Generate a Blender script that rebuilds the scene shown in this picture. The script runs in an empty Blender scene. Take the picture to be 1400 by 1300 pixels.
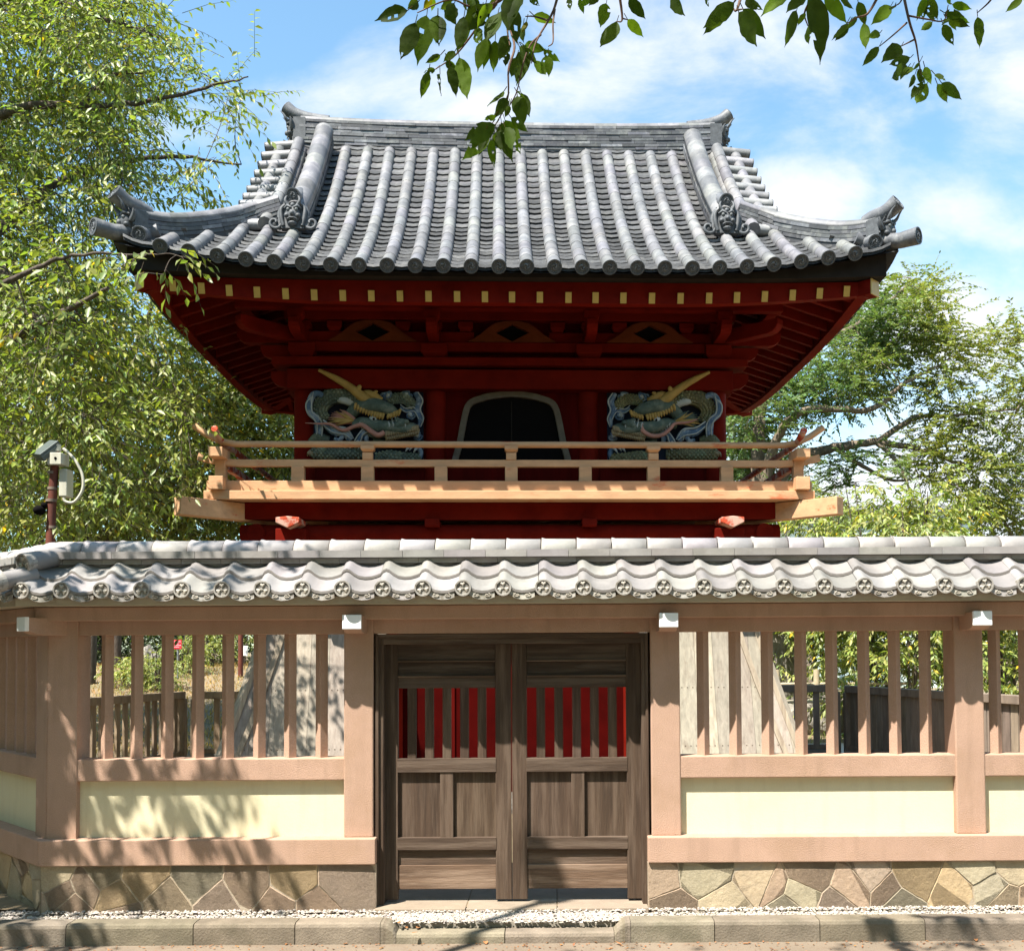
import bpy, bmesh, math, random
import numpy as np
from mathutils import Vector, Matrix, noise as mnoise

SC = bpy.context.scene
COL = SC.collection
rad = math.radians
random.seed(7)

# ------------------------------------------------------------------ camera
FPX, CX, CY = 1440.0, 750.0, 835.0          # focal length and principal point of the 1400x1300 photograph
PITCH, ROLL = rad(2.0), -0.006
CAMLOC = Vector((0, 0, 1.7))
cam = bpy.data.cameras.new('camera')
cam_o = bpy.data.objects.new('camera', cam)
COL.objects.link(cam_o)
cam.sensor_width = 36.0
cam.lens = FPX / 1400 * 36
cam.shift_x = (700 - CX) / 1400
cam.shift_y = (CY - 650) / 1400
cam.clip_end = 3000
CAMROT = Matrix.Rotation(math.pi / 2 + PITCH, 3, 'X') @ Matrix.Rotation(ROLL, 3, 'Z')
cam_o.matrix_world = Matrix.Translation(CAMLOC) @ CAMROT.to_4x4()
SC.camera = cam_o

# ------------------------------------------------------------------ sun, sky, exposure
SUN_AZ, SUN_EL = rad(41), rad(59.8)           # from the left of straight-on, and above the horizon
TO_SUN = Vector((-math.sin(SUN_AZ) * math.cos(SUN_EL), -math.cos(SUN_AZ) * math.cos(SUN_EL), math.sin(SUN_EL)))
sl = bpy.data.lights.new('sun', 'SUN')
sl.energy = 5.0
sl.angle = rad(0.53)
sl.color = (1.0, 0.95, 0.87)
so = bpy.data.objects.new('sun', sl)
COL.objects.link(so)
so.rotation_euler = (-TO_SUN).to_track_quat('-Z', 'Y').to_euler()
SC.view_settings.view_transform = 'Standard'
SC.view_settings.look = 'None'
SC.view_settings.exposure = 1.47
SC.view_settings.gamma = 1.0
SC.cycles.use_denoising = True
SC.cycles.max_bounces = 8
SC.cycles.diffuse_bounces = 3
SC.cycles.transparent_max_bounces = 8

W = bpy.data.worlds.new('World')
SC.world = W
W.use_nodes = True


def build_world():
    nt = W.node_tree
    N = nt.nodes
    L = nt.links
    bg = N['Background']
    bg.inputs['Strength'].default_value = 0.09
    sky = N.new('ShaderNodeTexSky')
    sky.sky_type = 'NISHITA'
    sky.sun_disc = False
    sky.sun_elevation = SUN_EL
    # the sky's sun azimuth is measured from +Y towards +X
    sky.sun_rotation = math.atan2(TO_SUN.x, TO_SUN.y)
    sky.air_density = 1.0
    sky.dust_density = 0.6
    sky.ozone_density = 1.6
    tc = N.new('ShaderNodeTexCoord')
    sep = N.new('ShaderNodeSeparateXYZ')
    L.new(tc.outputs['Generated'], sep.inputs[0])

    def m(op, a, b=None, clamp=False):
        n = N.new('ShaderNodeMath')
        n.operation = op
        n.use_clamp = clamp
        for i, v in enumerate((a, b)):
            if v is None:
                continue
            if isinstance(v, (int, float)):
                n.inputs[i].default_value = v
            else:
                L.new(v, n.inputs[i])
        return n.outputs[0]
    yy = m('MAXIMUM', sep.outputs['Y'], 0.06)
    u = m('DIVIDE', sep.outputs['X'], yy)
    v = m('DIVIDE', sep.outputs['Z'], yy)
    uv = N.new('ShaderNodeCombineXYZ')
    L.new(u, uv.inputs[0])
    L.new(v, uv.inputs[1])
    nz = N.new('ShaderNodeTexNoise')
    nz.inputs['Scale'].default_value = 4.2
    nz.inputs['Detail'].default_value = 9
    nz.inputs['Roughness'].default_value = 0.6
    nz.inputs['Distortion'].default_value = 0.25
    sc_ = N.new('ShaderNodeVectorMath')
    sc_.operation = 'MULTIPLY'
    sc_.inputs[1].default_value = (1.0, 1.7, 1.0)
    L.new(uv.outputs[0], sc_.inputs[0])
    L.new(sc_.outputs[0], nz.inputs['Vector'])
    best = None
    # cloud banks: centre and half size in tangent units of the sky in front (azimuth, height)
    for (a, b, ra, rb, s) in [(-0.08, 0.52, .2, .05, .6), (.09, .585, .2, .1, .7), (.2, .56, .14, .08, .55), (.48, .55, .08, .10, .9),
                              (.235, .425, .07, .045, 1.15), (.42, .40, .13, .04, .4), (.42, .30, .2, .08, .85),
                              (.33, .12, .36, .14, 1.3), (-.6, .3, .2, .1, .6), (.9, .3, .4, .2, .8), (-1.1, .5, .4, .2, .7)]:
        dv = N.new('ShaderNodeVectorMath')
        dv.operation = 'SUBTRACT'
        dv.inputs[1].default_value = (a, b, 0)
        L.new(uv.outputs[0], dv.inputs[0])
        dm = N.new('ShaderNodeVectorMath')
        dm.operation = 'MULTIPLY'
        dm.inputs[1].default_value = (1 / ra, 1 / rb, 0)
        L.new(dv.outputs[0], dm.inputs[0])
        ln = N.new('ShaderNodeVectorMath')
        ln.operation = 'LENGTH'
        L.new(dm.outputs[0], ln.inputs[0])
        k = m('MULTIPLY', m('SUBTRACT', 1.25, ln.outputs['Value']), s, )
        best = k if best is None else m('MAXIMUM', best, k)
    best = m('MAXIMUM', best, -0.7)
    dens = m('ADD', best, m('MULTIPLY', m('SUBTRACT', nz.outputs['Fac'], 0.5), 3.2))
    mr = N.new('ShaderNodeMapRange')
    mr.interpolation_type = 'SMOOTHSTEP'
    mr.inputs['From Min'].default_value = -0.1
    mr.inputs['From Max'].default_value = 1.15
    L.new(dens, mr.inputs['Value'])
    mix = N.new('ShaderNodeMix')
    mix.data_type = 'RGBA'
    cl = N.new('ShaderNodeRGB')
    cl.outputs[0].default_value = (4.6, 4.65, 4.75, 1)
    gain = N.new('ShaderNodeMix')
    gain.data_type = 'RGBA'
    gain.blend_type = 'MULTIPLY'
    gain.inputs['Factor'].default_value = 1.0
    gain.inputs['B'].default_value = (1.12, 1.34, 1.24, 1)
    L.new(sky.outputs[0], gain.inputs['A'])
    L.new(gain.outputs['Result'], mix.inputs['A'])
    L.new(cl.outputs[0], mix.inputs['B'])
    L.new(m('MULTIPLY', mr.outputs['Result'], 0.93), mix.inputs['Factor'])
    L.new(mix.outputs['Result'], bg.inputs['Color'])


build_world()


# ------------------------------------------------------------------ measuring helpers: photograph pixel -> place in the world
def ray(px, py):
    return CAMROT @ Vector(((px - CX) / FPX, -(py - CY) / FPX, -1.0))


def P(px, py, Y):
    d = ray(px, py)
    return CAMLOC + d * (Y / d.y)


def proj(p):
    c = CAMROT.transposed() @ (Vector(p) - CAMLOC)
    if c.z > -0.05:
        return (-9999, -9999)
    return (CX + FPX * c.x / -c.z, CY - FPX * c.y / -c.z)


TW_ROT = rad(2.5)
TW_LOC = Vector((-0.475, 13.6, 0.0))
TW_INV = Matrix.Rotation(-TW_ROT, 3, 'Z')


def T(px, py, yl):
    """pixel -> tower-local point on the plane y = yl"""
    o = TW_INV @ (CAMLOC - TW_LOC)
    d = TW_INV @ ray(px, py)
    return o + d * ((yl - o.y) / d.y)


# ------------------------------------------------------------------ materials
def s2l(c):
    return tuple(((v / 255) / 12.92 if v / 255 <= .04045 else ((v / 255 + .055) / 1.055) ** 2.4) for v in c)


def mat(name, col, rough=.75, var=.18, vscale=3.0, stretch=(1, 1, 1), bump=0.0, bscale=60.0, spec=.3, metal=0.0,
        second=None, second_amt=.5, second_scale=5.0, second_lo=.5, second_hi=.62, translucent=0.0, tr_col=None, detail=6, voronoi=None, speck=0.0, grime=None):
    m = bpy.data.materials.new(name)
    m.use_nodes = True
    nt = m.node_tree
    N = nt.nodes
    L = nt.links
    b = N['Principled BSDF']
    tc = N.new('ShaderNodeTexCoord')
    mp = N.new('ShaderNodeMapping')
    mp.inputs['Scale'].default_value = stretch
    L.new(tc.outputs['Object'], mp.inputs['Vector'])
    vec = mp.outputs[0]
    nz = N.new('ShaderNodeTexNoise')
    nz.inputs['Scale'].default_value = vscale
    nz.inputs['Detail'].default_value = detail
    nz.inputs['Roughness'].default_value = .6
    L.new(vec, nz.inputs['Vector'])
    rp = N.new('ShaderNodeValToRGB')
    rp.color_ramp.elements[0].position = .3
    rp.color_ramp.elements[1].position = .7
    rp.color_ramp.elements[0].color = tuple(max(0, c * (1 - var)) for c in col) + (1,)
    rp.color_ramp.elements[1].color = tuple(min(1, c * (1 + var)) for c in col) + (1,)
    L.new(nz.outputs['Fac'], rp.inputs['Fac'])
    cur = rp.outputs[0]
    if second is not None:
        n2 = N.new('ShaderNodeTexNoise')
        n2.inputs['Scale'].default_value = second_scale
        n2.inputs['Detail'].default_value = 8
        n2.inputs['Roughness'].default_value = .65
        L.new(vec, n2.inputs['Vector'])
        mr = N.new('ShaderNodeMapRange')
        mr.inputs['From Min'].default_value = second_lo
        mr.inputs['From Max'].default_value = second_hi
        mr.inputs['To Max'].default_value = second_amt
        L.new(n2.outputs['Fac'], mr.inputs['Value'])
        mx = N.new('ShaderNodeMix')
        mx.data_type = 'RGBA'
        L.new(mr.outputs[0], mx.inputs['Factor'])
        L.new(cur, mx.inputs['A'])
        mx.inputs['B'].default_value = tuple(second) + (1,)
        cur = mx.outputs['Result']
    if speck > 0:
        n3 = N.new('ShaderNodeTexNoise')
        n3.inputs['Scale'].default_value = 150
        n3.inputs['Detail'].default_value = 3
        L.new(tc.outputs['Object'], n3.inputs['Vector'])
        m3 = N.new('ShaderNodeMapRange')
        m3.inputs['From Min'].default_value = .3
        m3.inputs['From Max'].default_value = .7
        m3.inputs['To Min'].default_value = 1 - speck
        m3.inputs['To Max'].default_value = 1 + speck
        L.new(n3.outputs['Fac'], m3.inputs['Value'])
        x3 = N.new('ShaderNodeVectorMath')
        x3.operation = 'SCALE'
        L.new(cur, x3.inputs[0])
        L.new(m3.outputs[0], x3.inputs['Scale'])
        cur = x3.outputs[0]
    if grime is not None:
        # rain streaks and dirt: noise drawn out along z
        mp4 = N.new('ShaderNodeMapping')
        mp4.inputs['Scale'].default_value = (1, 1, .12)
        L.new(tc.outputs['Object'], mp4.inputs['Vector'])
        n4 = N.new('ShaderNodeTexNoise')
        n4.inputs['Scale'].default_value = 14
        n4.inputs['Detail'].default_value = 6
        L.new(mp4.outputs[0], n4.inputs['Vector'])
        m4 = N.new('ShaderNodeMapRange')
        m4.inputs['From Min'].default_value = .52
        m4.inputs['From Max'].default_value = .78
        m4.inputs['To Max'].default_value = grime[1]
        L.new(n4.outputs['Fac'], m4.inputs['Value'])
        x4 = N.new('ShaderNodeMix')
        x4.data_type = 'RGBA'
        L.new(m4.outputs[0], x4.inputs['Factor'])
        L.new(cur, x4.inputs['A'])
        x4.inputs['B'].default_value = tuple(grime[0]) + (1,)
        cur = x4.outputs['Result']
    at = N.new('ShaderNodeAttribute')
    at.attribute_name = 'tint'
    mu = N.new('ShaderNodeMix')
    mu.data_type = 'RGBA'
    mu.blend_type = 'MULTIPLY'
    mu.inputs['Factor'].default_value = 1
    L.new(cur, mu.inputs['A'])
    L.new(at.outputs['Color'], mu.inputs['B'])
    cur = mu.outputs['Result']
    L.new(cur, b.inputs['Base Color'])
    b.inputs['Roughness'].default_value = rough
    b.inputs['Specular IOR Level'].default_value = spec
    b.inputs['Metallic'].default_value = metal
    if bump > 0 or voronoi:
        bp = N.new('ShaderNodeBump')
        bp.inputs['Strength'].default_value = 1.0
        bp.inputs['Distance'].default_value = bump
        if voronoi:
            bt = N.new('ShaderNodeTexVoronoi')
            bt.inputs['Scale'].default_value = voronoi
            bt.distance = 'EUCLIDEAN'
            L.new(vec, bt.inputs['Vector'])
            bp.invert = True
            L.new(bt.outputs['Distance'], bp.inputs['Height'])
        else:
            bn = N.new('ShaderNodeTexNoise')
            bn.inputs['Scale'].default_value = bscale
            bn.inputs['Detail'].default_value = 5
            L.new(vec, bn.inputs['Vector'])
            L.new(bn.outputs['Fac'], bp.inputs['Height'])
        L.new(bp.outputs[0], b.inputs['Normal'])
    if translucent > 0:
        tr = N.new('ShaderNodeBsdfTranslucent')
        mc = N.new('ShaderNodeMix')
        mc.data_type = 'RGBA'
        mc.blend_type = 'MULTIPLY'
        mc.inputs['Factor'].default_value = 1
        L.new(cur, mc.inputs['A'])
        mc.inputs['B'].default_value = (tr_col or (1.5, 1.5, .6)) + (1,)
        L.new(mc.outputs['Result'], tr.inputs['Color'])
        ms = N.new('ShaderNodeMixShader')
        ms.inputs[0].default_value = translucent
        out = N['Material Output']
        L.new(b.outputs[0], ms.inputs[1])
        L.new(tr.outputs[0], ms.inputs[2])
        L.new(ms.outputs[0], out.inputs['Surface'])
    return m


M = {}
M['brown'] = mat('brown_render', (.415, .27, .196), .88, .09, 2.5, bump=.003, bscale=150, second=(.35, .225, .15), second_amt=.6, second_scale=1.7, speck=.10, grime=((.24, .16, .11), .35), spec=.15)
M['cream'] = mat('cream_plaster', (.665, .60, .405), .9, .03, 2, bump=.001, bscale=120, second=(.62, .55, .35), second_amt=.4, second_scale=1.3, speck=.03, grime=((.46, .38, .23), .28), spec=.1)
M['white'] = mat('white_paint', (.8, .8, .78), .6, .04, 6)
M['walltile'] = mat('pale_grey_tile', (.215, .20, .188), .62, .16, 5, bump=.001, bscale=90, second=(.28, .262, .248), second_amt=.6, second_scale=3, spec=.35)
M['walltile_edge'] = mat('grey_tile_relief', (.30, .28, .25), .7, .2, 14, bump=.001, bscale=60, second=(.13, .11, .08), second_amt=.8, second_scale=22)
M['plasterfill'] = mat('grey_mortar', (.33, .33, .31), .9, .25, 14, bump=.003, bscale=40)
M['eaveboard'] = mat('eave_render', (.46, .41, .31), .85, .12, 4, stretch=(.4, 1, 3))
M['mortar'] = mat('pale_mortar', (.34, .28, .205), .95, .12, 12, bump=.003, bscale=80)
M['stone'] = mat('paving_stone', (.335, .285, .225), .85, .16, 6, bump=.005, bscale=40, speck=.12, second=(.40, .335, .245), second_amt=.25, second_scale=9)
M['doorwood'] = mat('weathered_door_wood', (.060, .037, .023), .8, .28, 4.0, stretch=(9, 9, .55), bump=.0022, bscale=24, second=(.15, .105, .074), second_amt=.55, second_scale=2.2, second_lo=.46, second_hi=.62)
M['doorwood_h'] = mat('weathered_door_rail', (.063, .040, .026), .8, .28, 4.0, stretch=(.55, 9, 9), bump=.0022, bscale=24, second=(.165, .12, .088), second_amt=.55, second_scale=2.2, second_lo=.46, second_hi=.62)
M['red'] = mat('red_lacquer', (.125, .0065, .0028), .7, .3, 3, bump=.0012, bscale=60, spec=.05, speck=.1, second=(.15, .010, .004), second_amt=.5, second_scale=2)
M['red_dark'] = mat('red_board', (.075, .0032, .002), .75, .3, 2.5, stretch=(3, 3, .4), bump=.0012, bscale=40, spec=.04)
M['red_dull'] = mat('dull_red_paint', (.30, .02, .01), .75, .15, 4, spec=.1)
M['faded'] = mat('faded_orange_paint', (.53, .305, .165), .8, .16, 6, stretch=(.6, 2, 2), bump=.0015, bscale=40, second=(.50, .09, .03), second_amt=.75, second_scale=3.6, second_lo=.60, second_hi=.68, spec=.15)
M['faded_red'] = mat('peeling_red_paint', (.42, .06, .025), .8, .2, 8, bump=.0015, bscale=40, second=(.52, .36, .28), second_amt=.85, second_scale=9, second_lo=.44, second_hi=.54, spec=.15)
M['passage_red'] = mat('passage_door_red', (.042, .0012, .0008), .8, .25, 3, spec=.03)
M['gold'] = mat('gold_leaf_cap', (.46, .30, .07), .45, .1, 12, spec=.4)
M['ochre'] = mat('ochre_paint', (.12, .028, .008), .8, .2, 6, spec=.1)
M['black'] = mat('black_void', (.006, .005, .005), .9, .1, 3, spec=.05)
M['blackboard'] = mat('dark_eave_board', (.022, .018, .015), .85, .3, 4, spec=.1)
M['tile'] = mat('weathered_roof_tile', (.150, .150, .155), .55, .22, 6, bump=.0015, bscale=70, second=(.30, .29, .275), second_amt=.55, second_scale=7, second_lo=.48, second_hi=.66, spec=.4)
M['tile_dark'] = mat('dark_roof_tile', (.085, .088, .095), .55, .3, 9, bump=.0015, bscale=70, second=(.19, .19, .185), second_amt=.6, second_scale=10, spec=.4)
M['tile_end'] = mat('roof_tile_relief', (.075, .08, .085), .6, .35, 16, bump=.001, bscale=60, spec=.35)
M['board'] = mat('silvered_boards', (.30, .26, .205), .85, .22, 3.2, stretch=(8, 8, .45), bump=.002, bscale=22, second=(.19, .145, .11), second_amt=.6, second_scale=2.2, second_lo=.52, second_hi=.66)
M['kerb'] = mat('kerb_concrete', (.19, .158, .115), .9, .25, 5, bump=.004, bscale=70, speck=.14, second=(.10, .088, .055), second_amt=.7, second_scale=3, second_lo=.5, second_hi=.7)
M['road'] = mat('pale_road', (.185, .145, .105), .95, .15, 3, bump=.004, bscale=70, second=(.13, .09, .06), second_amt=.5, second_scale=6)
M['gravel'] = mat('white_pebble', (.40, .365, .325), .8, .15, 30)
M['earth'] = mat('courtyard_earth', (.20, .15, .09), .95, .2, 2, bump=.01, bscale=30, second=(.12, .11, .05), second_amt=.6, second_scale=.8)
M['slab'] = mat('sill_slab', (.26, .21, .155), .9, .15, 5, bump=.002, bscale=60)
M['bark'] = mat('dark_bark', (.085, .065, .05), .9, .35, 8, stretch=(2, 2, .7), bump=.012, bscale=24)
M['bark_pale'] = mat('grey_bark', (.16, .125, .09), .9, .35, 8, stretch=(2, 2, .7), bump=.01, bscale=24)
M['twig'] = mat('brown_twig', (.10, .055, .035), .8, .3, 20)
M['leaf'] = mat('cherry_leaf', (.16, .205, .06), .45, .2, 30, translucent=.36, tr_col=(1.45, 1.6, .6), spec=.5)
M['leaf_far'] = mat('tree_leaf', (.105, .15, .058), .55, .2, 10, translucent=.33, tr_col=(1.5, 1.6, .7), spec=.3)
M['leaf_near'] = mat('near_cherry_leaf', (.040, .064, .012), .6, .25, 30, bump=.0009, bscale=90, translucent=.5, tr_col=(2.2, 2.3, .45), spec=.09)
M['oldrail'] = mat('old_rail_wood', (.26, .19, .125), .85, .3, 4, stretch=(3, 3, .6), bump=.003, bscale=30, second=(.30, .23, .16), second_amt=.6, second_scale=3)
M['darkrail'] = mat('shaded_rail_wood', (.19, .145, .11), .85, .3, 4, stretch=(3, 3, .6), bump=.003, bscale=30)  # darker copy of oldrail; shade on the right railings put into the colour
M['rust'] = mat('rusty_pole_paint', (.13, .035, .02), .7, .35, 9, stretch=(1, 1, .5), bump=.001, bscale=60, second=(.09, .03, .02), second_amt=.8, second_scale=6)
M['plastic'] = mat('ivory_plastic', (.48, .46, .37), .5, .06, 6)
M['greyplastic'] = mat('grey_plastic', (.07, .085, .08), .5, .08, 6)
M['signred'] = mat('red_sign_face', (.60, .03, .05), .5, .05, 3)
M['rock'] = mat('grey_rock', (.20, .18, .15), .9, .35, 5, bump=.03, bscale=9)
M['bamboo'] = mat('pale_bamboo', (.42, .34, .22), .6, .15, 8)
M['palewall'] = mat('mint_render', (.62, .70, .64), .85, .05, 2)
M['greyroof'] = mat('grey_metal_roof', (.25, .25, .25), .6, .1, 3)
M['steel'] = mat('painted_steel', (.25, .26, .27), .45, .1, 5, metal=.3)
M['dg_green'] = mat('carved_green_paint', (.065, .08, .06), .65, .35, 8, voronoi=38, bump=.010, second=(.20, .20, .12), second_amt=.5, second_scale=6)
M['dg_teal'] = mat('carved_teal_paint', (.085, .115, .09), .6, .35, 9, bump=.006, bscale=40, second=(.20, .20, .15), second_amt=.6, second_scale=9)
M['dg_olive'] = mat('carved_olive_paint', (.11, .10, .05), .65, .35, 8, voronoi=38, bump=.010, second=(.10, .14, .08), second_amt=.5, second_scale=6)
M['dg_gold'] = mat('carved_gold_paint', (.40, .25, .07), .55, .2, 9, bump=.002, bscale=60)
M['dg_tan'] = mat('carved_tan_paint', (.28, .21, .12), .65, .3, 12, bump=.002, bscale=60)
M['dg_pink'] = mat('carved_pink_paint', (.44, .20, .15), .65, .2, 8)
M['dg_blue'] = mat('carved_blue_paint', (.075, .125, .20), .65, .3, 7, second=(.32, .36, .39), second_amt=.75, second_scale=9, second_lo=.47, second_hi=.6)
M['dg_white'] = mat('carved_white_paint', (.40, .41, .39), .7, .15, 8)
M['dg_navy'] = mat('carved_navy_paint', (.008, .012, .03), .75, .3, 5)


# ------------------------------------------------------------------ mesh builder
class MB:
    def __init__(s):
        s.v = []
        s.f = []
        s.t = []
        s.sm = []
        s.mi = []
        s.mats = []
        s.cur = 0

    def use(s, m):
        if m not in s.mats:
            s.mats.append(m)
        s.cur = s.mats.index(m)
        return s

    def add(s, verts, faces, tint=(1, 1, 1), smooth=False):
        o = len(s.v)
        s.v.extend([tuple(p) for p in verts])
        for f in faces:
            s.f.append([i + o for i in f])
            s.t.append(tint)
            s.sm.append(smooth)
            s.mi.append(s.cur)

    def box(s, x0, x1, y0, y1, z0, z1, tint=(1, 1, 1), mtx=None):
        v = [Vector((x, y, z)) for z in (z0, z1) for y in (y0, y1) for x in (x0, x1)]
        if mtx is not None:
            v = [mtx @ p for p in v]
        s.add(v, [(0, 2, 3, 1), (4, 5, 7, 6), (0, 1, 5, 4), (2, 6, 7, 3), (0, 4, 6, 2), (1, 3, 7, 5)], tint)

    def beam(s, a, b, w, h, up=Vector((0, 0, 1)), tint=(1, 1, 1), w2=None, h2=None):
        """square bar from a to b"""
        a = Vector(a)
        b = Vector(b)
        d = (b - a).normalized()
        sd = d.cross(up)
        if sd.length < 1e-4:
            sd = d.cross(Vector((0, 1, 0)))
        sd.normalize()
        u = sd.cross(d).normalized()
        w2 = w2 or w
        h2 = h2 or h
        v = []
        for p, ww, hh in ((a, w, h), (b, w2, h2)):
            for i, j in ((-1, -1), (1, -1), (1, 1), (-1, 1)):
                v.append(p + sd * (i * ww / 2) + u * (j * hh / 2))
        s.add(v, [(0, 1, 2, 3), (7, 6, 5, 4), (0, 4, 5, 1), (1, 5, 6, 2), (2, 6, 7, 3), (3, 7, 4, 0)], tint)

    def tube(s, pts, r, n=8, cap=True, tint=(1, 1, 1), smooth=True, flat=1.0, upv=None):
        pts = [Vector(p) for p in pts]
        k = len(pts)
        if isinstance(r, (int, float)):
            r = [r] * k
        elif len(r) == 2 and k != 2:
            r = [r[0] + (r[1] - r[0]) * i / (k - 1) for i in range(k)]
        v = []
        ref = None
        for i, p in enumerate(pts):
            d = (pts[min(i + 1, k - 1)] - pts[max(i - 1, 0)])
            if d.length < 1e-9:
                d = Vector((0, 0, 1))
            d.normalize()
            if upv is not None:
                a = d.cross(upv)
                if a.length < 1e-4:
                    a = d.orthogonal()
            elif ref is None:
                a = d.orthogonal()
            else:
                a = ref - d * ref.dot(d)
                if a.length < 1e-5:
                    a = d.orthogonal()
            a.normalize()
            ref = a
            b = d.cross(a)
            for j in range(n):
                t = 2 * math.pi * j / n
                v.append(p + a * (math.cos(t) * r[i]) + b * (math.sin(t) * r[i] * flat))
        f = []
        for i in range(k - 1):
            for j in range(n):
                j2 = (j + 1) % n
                f.append((i * n + j, i * n + j2, (i + 1) * n + j2, (i + 1) * n + j))
        s.add(v, f, tint, smooth)
        if cap:
            s.add(v[:n], [tuple(range(n - 1, -1, -1))], tint)
            s.add(v[-n:], [tuple(range(n))], tint)

    def sweep(s, prof, pts, tint=(1, 1, 1), smooth=False, cap=True, up=Vector((0, 0, 1)), scale=None):
        """closed profile (side, up) carried along a path"""
        pts = [Vector(p) for p in pts]
        k = len(pts)
        n = len(prof)
        v = []
        for i, p in enumerate(pts):
            d = (pts[min(i + 1, k - 1)] - pts[max(i - 1, 0)]).normalized()
            sd = d.cross(up).normalized()
            u = sd.cross(d).normalized()
            q = 1 if scale is None else scale[i]
            for a, b in prof:
                v.append(p + sd * (a * q) + u * (b * q))
        f = []
        for i in range(k - 1):
            for j in range(n):
                j2 = (j + 1) % n
                f.append((i * n + j, i * n + j2, (i + 1) * n + j2, (i + 1) * n + j))
        s.add(v, f, tint, smooth)
        if cap:
            s.add(v[:n], [tuple(range(n - 1, -1, -1))], tint)
            s.add(v[-n:], [tuple(range(n))], tint)

    def prism(s, poly, y0, y1, tint=(1, 1, 1), mtx=None):
        """polygon in (x, z) given a thickness in y"""
        n = len(poly)
        v = [Vector((a, y0, b)) for a, b in poly] + [Vector((a, y1, b)) for a, b in poly]
        if mtx is not None:
            v = [mtx @ p for p in v]
        f = [tuple(range(n)), tuple(range(2 * n - 1, n - 1, -1))]
        for i in range(n):
            j = (i + 1) % n
            f.append((i, i + n, j + n, j))
        s.add(v, f, tint)

    def ball(s, c, rx, ry=None, rz=None, n=10, m=7, tint=(1, 1, 1), mtx=None):
        ry = ry or rx
        rz = rz or rx
        v = []
        for i in range(m + 1):
            th = math.pi * i / m
            for j in range(n):
                ph = 2 * math.pi * j / n
                p = Vector((rx * math.sin(th) * math.cos(ph), ry * math.sin(th) * math.sin(ph), rz * math.cos(th)))
                if mtx is not None:
                    p = mtx @ p
                v.append(p + Vector(c))
        f = []
        for i in range(m):
            for j in range(n):
                j2 = (j + 1) % n
                f.append((i * n + j, (i + 1) * n + j, (i + 1) * n + j2, i * n + j2))
        s.add(v, f, tint, True)

    def lathe(s, prof, mtx, n=20, tint=(1, 1, 1), smooth=False):
        """profile of (radius, height) turned about local z"""
        v = []
        for r, h in prof:
            for j in range(n):
                t = 2 * math.pi * j / n
                v.append(mtx @ Vector((r * math.cos(t), r * math.sin(t), h)))
        f = []
        for i in range(len(prof) - 1):
            for j in range(n):
                j2 = (j + 1) % n
                f.append((i * n + j, i * n + j2, (i + 1) * n + j2, (i + 1) * n + j))
        s.add(v, f, tint, smooth)

    def mesh(s, name, m=None, clip=None):
        me = bpy.data.meshes.new(name)
        me.from_pydata(s.v, [], s.f)
        ms = s.mats if s.mats else [m]
        for q in ms:
            me.materials.append(q)
        if len(ms) > 1:
            me.polygons.foreach_set('material_index', s.mi)
        me.polygons.foreach_set('use_smooth', s.sm)
        at = me.color_attributes.new('tint', 'FLOAT_COLOR', 'CORNER')
        nl = [len(f) for f in s.f]
        c = np.ones((len(s.f), 4), dtype=np.float32)
        if s.f:
            c[:, :3] = np.array(s.t, dtype=np.float32)
            at.data.foreach_set('color', np.repeat(c, nl, axis=0).ravel())
        if clip is not None:
            bm = bmesh.new()
            bm.from_mesh(me)
            for co, no in clip:
                bmesh.ops.bisect_plane(bm, geom=bm.verts[:] + bm.edges[:] + bm.faces[:], plane_co=co, plane_no=no, clear_outer=True, dist=1e-5)
                be = [e for e in bm.edges if e.is_boundary]
                bmesh.ops.holes_fill(bm, edges=be, sides=0)
            bm.to_mesh(me)
            bm.free()
        me.update()
        return me

    def build(s, name, m=None, parent=None, bevel=0.0, clip=None, seg=2):
        me = s.mesh(name, m, clip)
        o = bpy.data.objects.new(name, me)
        COL.objects.link(o)
        if parent is not None:
            o.parent = parent
        if bevel > 0:
            b = o.modifiers.new('bevel', 'BEVEL')
            b.width = bevel
            b.segments = seg
            b.limit_method = 'ANGLE'
            b.angle_limit = rad(40)
        return o


def inst(name, me, parent, mtx):
    o = bpy.data.objects.new(name, me)
    COL.objects.link(o)
    o.parent = parent
    o.matrix_local = mtx
    return o


def empty(name, label, cat, loc=(0, 0, 0), rz=0.0, group=None):
    o = bpy.data.objects.new(name, None)
    COL.objects.link(o)
    o.location = loc
    o.rotation_euler = (0, 0, rz)
    o.empty_display_size = .2
    return tag(o, label, cat, group)


def tag(o, label, cat, group=None):
    o['label'] = label
    o['category'] = cat
    if group:
        o['group'] = group
    return o


def struct(o, kind='structure'):
    o['kind'] = kind
    return o


def rt(lo, hi):
    k = random.uniform(lo, hi)
    return (k, k * random.uniform(.97, 1.03), k * random.uniform(.95, 1.05))


def lerp(a, b, t):
    return a + (b - a) * t


def bez(p, n=10):
    """Catmull-Rom through points"""
    p = [Vector(q) for q in p]
    q = [p[0] * 2 - p[1]] + p + [p[-1] * 2 - p[-2]]
    out = []
    for i in range(len(p) - 1):
        a, b, c, d = q[i:i + 4]
        for k in range(n):
            t = k / n
            out.append(.5 * ((2 * b) + (c - a) * t + (2 * a - 5 * b + 4 * c - d) * t * t + (3 * b - a - 3 * c + d) * t ** 3))
    out.append(p[-1])
    return out


def frame(c, zdir, up=Vector((0, 0, 1))):
    """matrix whose local z points along zdir and local y is as near up as can be"""
    z = Vector(zdir).normalized()
    x = Vector(up).cross(z)
    if x.length < 1e-4:
        x = Vector((1, 0, 0))
    x.normalize()
    y = z.cross(x)
    m = Matrix((x, y, z)).transposed().to_4x4()
    m.translation = Vector(c)
    return m

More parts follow.
